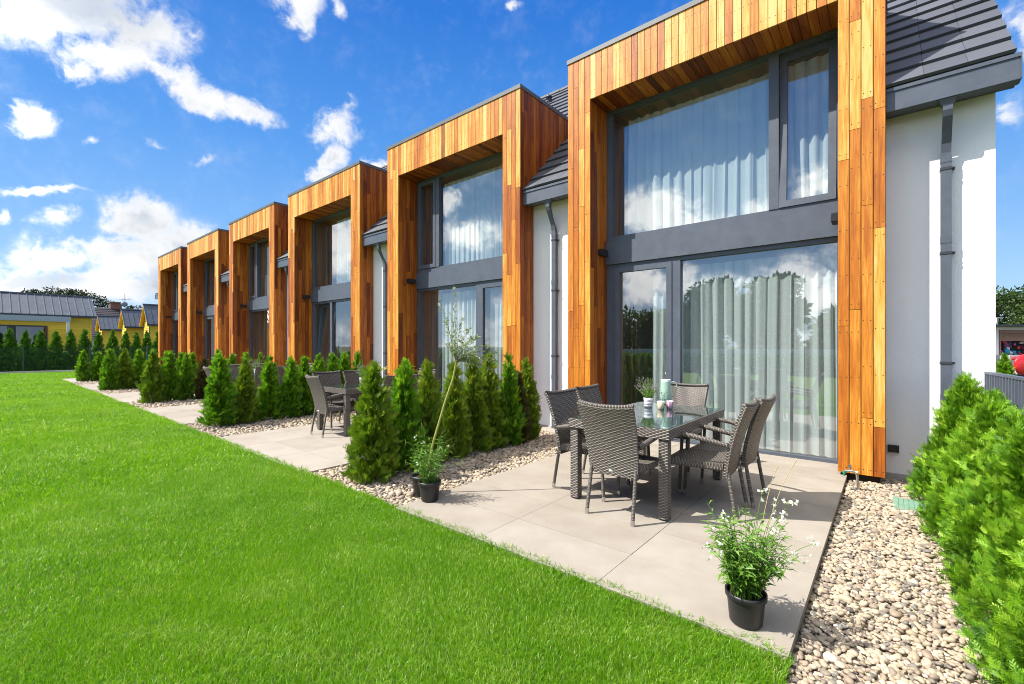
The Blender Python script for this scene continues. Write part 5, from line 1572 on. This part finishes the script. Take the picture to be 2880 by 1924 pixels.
for q in range(7):
    sbox(m, .2, 5, 0.02, .06, 1.74 + q * .054, 1.79 + q * .054)
sbox(m, .14, .2, -.04, .1, -.16, 2.12)
m.build('roller_shutter', simple('brown_shutter', (.22, .12, .075), .6), T, org)
m = MB(); sbox(m, .0, .42, .6, 1.0, 2.535, 3.0); m.build('roof_box', simple('pale_roof_box', (.55, .56, .57), .5), T, org)
m = MB(); m.tube([SP(.52, .5, 2.53), SP(.56, .5, 2.9), SP(.9, .5, 2.92)], .025, 8); m.tube([SP(.6, .5, 2.53), SP(.62, .5, 2.88)], .02, 8); m.build('roof_rail', STEEL, T, org)
GC = [(.02, .02, .025), (.35, .03, .05), (.03, .12, .3), (.03, .25, .38), (.6, .58, .55), (.3, .05, .22), (.5, .06, .05), (.15, .05, .12)]
gm = [simple('goods_cloth', c, .8) for c in GC]
m = MB(); rg = random.Random(4)
for q in range(70):
    u = rg.uniform(.25, 3.0); z = rg.uniform(1.08, 1.72); s = rg.uniform(.06, .15)
    c = np.array(SP(u, rg.uniform(.15, .4), z)); iv, if_ = IC0
    m.add([tuple(c + p * np.array([s, s, s * rg.uniform(.7, 1.4)])) for p in iv], [tuple(f) for f in if_], rg.randrange(len(gm)))
o = m.build('hanging_goods', gm, None, SP(1.5, .2, 1.0)); o.location = SP(1.5, .2, 1.0); tag(o, 'dark and coloured goods hanging under the brown shutter', 'goods'); o['kind'] = 'stuff'
m = MB(); sbox(m, .0, 3.2, -.6, .05, .55, 1.06)
for q in range(26):
    u = rg.uniform(-.05, 1.4); z = rg.uniform(.15, 1.02); s = rg.uniform(.06, .14); c = np.array(SP(u, -.72 + rg.uniform(-.05, .05), z)); iv, if_ = IC0
    m.add([tuple(c + p * np.array([s, s * .5, s])) for p in iv], [tuple(f) for f in if_], rg.randrange(len(gm)))
o = m.build('sales_stand', [simple('stand_white', (.6, .58, .58), .7)] + gm[1:], None, SP(1.5, -.4, 0)); o.location = SP(1.5, -.4, 0); tag(o, 'white sales stand hung with small coloured toys before the shop', 'stand')
m = MB(); c = SP(.02, -1.2, .62); 
nb_ = 60; vs = []
for j in range(13):
    b_ = pi * j / 12
    for k in range(37):
        a_ = 2 * pi * k / 36; w_ = 1 + .05 * abs(sin(5 * a_))
        vs.append((c[0] + (.47 * w_ * sin(b_) * cos(a_)) * dv[0] - .14 * cos(b_) * dv[1] * -1, c[1] + (.47 * w_ * sin(b_) * cos(a_)) * dv[1] - .14 * cos(b_) * dv[0], c[2] + .47 * w_ * sin(b_) * sin(a_)))
m.add(vs, [(j * 37 + k, j * 37 + k + 1, (j + 1) * 37 + k + 1, (j + 1) * 37 + k) for j in range(12) for k in range(36)], 0, .5, None, True)
o = m.build('inflatable', simple('red_vinyl', (.62, .02, .025), .25), None, (c[0], c[1], 0)); o.location = (c[0], c[1], 0); tag(o, 'glossy red inflatable with scalloped edge before the shop', 'inflatable')
mk = lambda: None
plant('c0' if 'c0' in protos else 'f0', mk, SP(-1.12, -1.4, -.16), 1.0, (1.3, 1.3, .98), 'small thuja in front of the shop, beside the white gable', 'thujas in the rows between terraces') if ('c0' in protos or 'f0' in protos) else None

# ------------------------------------------------------------------ across the lawn, mirrored in the glass
m = MB(); m.box(-40, 14, -13.4, -13.2, -.16, 1.30); o = m.build('garden_wall', simple('white_render', (.72, .72, .70), .8), None, (-13, -13.3, -.16)); o.location = (-13, -13.3, -.16)
tag(o, 'low white garden wall across the lawn, mirrored in the ground floor glass', 'wall')
rs_ = np.random.RandomState(9); n = 26000
P = np.stack([-40 + 54 * rs_.rand(n), -12.9 + .5 * rs_.rand(n), 1.12 * rs_.rand(n) - .1], 1); D = unit(rs_.randn(n, 3)); S = unit(np.cross(D, rs_.randn(n, 3)))
V, F = leaves(P, D, S, .16, .09); o = np_mesh('hedge', V, [F], np.repeat(np.clip(.4 + .2 * rs_.randn(n), 0, 1), 4), THUD); tag(o, 'clipped low hedge along the white wall across the lawn', 'hedge')
for k, (tx, ty, th, tr) in enumerate(((-11, -46, 9.4, 3.9), (-17.5, -50, 10.2, 4.4), (-25, -50, 6.2, 4), (-3, -50, 5.6, 4), (4, -52, 5.4, 4), (-36, -56, 7.5, 5), (-48, -56, 8.5, 6), (-30, -60, 7.0, 5))):
    blob_tree('broad tree across the lawn, mirrored in the glass, ' + ['darkest of the tall pair', 'tallest of all', 'next to the yellow gable', 'low and round', 'lowest and last', 'behind the brown roof', 'beyond the brown roof', 'between the brown roof and tall pair'][k],
              (tx, ty, -.16), th, tr, 90 + k, TREEM, 40, 5200, .75, group='trees across the lawn', clear=.18)
T, org, rf = tiled_house('house with a brown pantiled roof across the lawn, mirrored in the glass', -42, -28, -44, -35, 2.8, 5.8, PLAS, REDT, 'x')
T, org, rf = tiled_house('yellow gabled house across the lawn, mirrored in the nearest glass door', -30.0, -24.5, -78, -70, 2.6, 5.2, YELT, DKT, 'y')

bpy.context.view_layer.update()
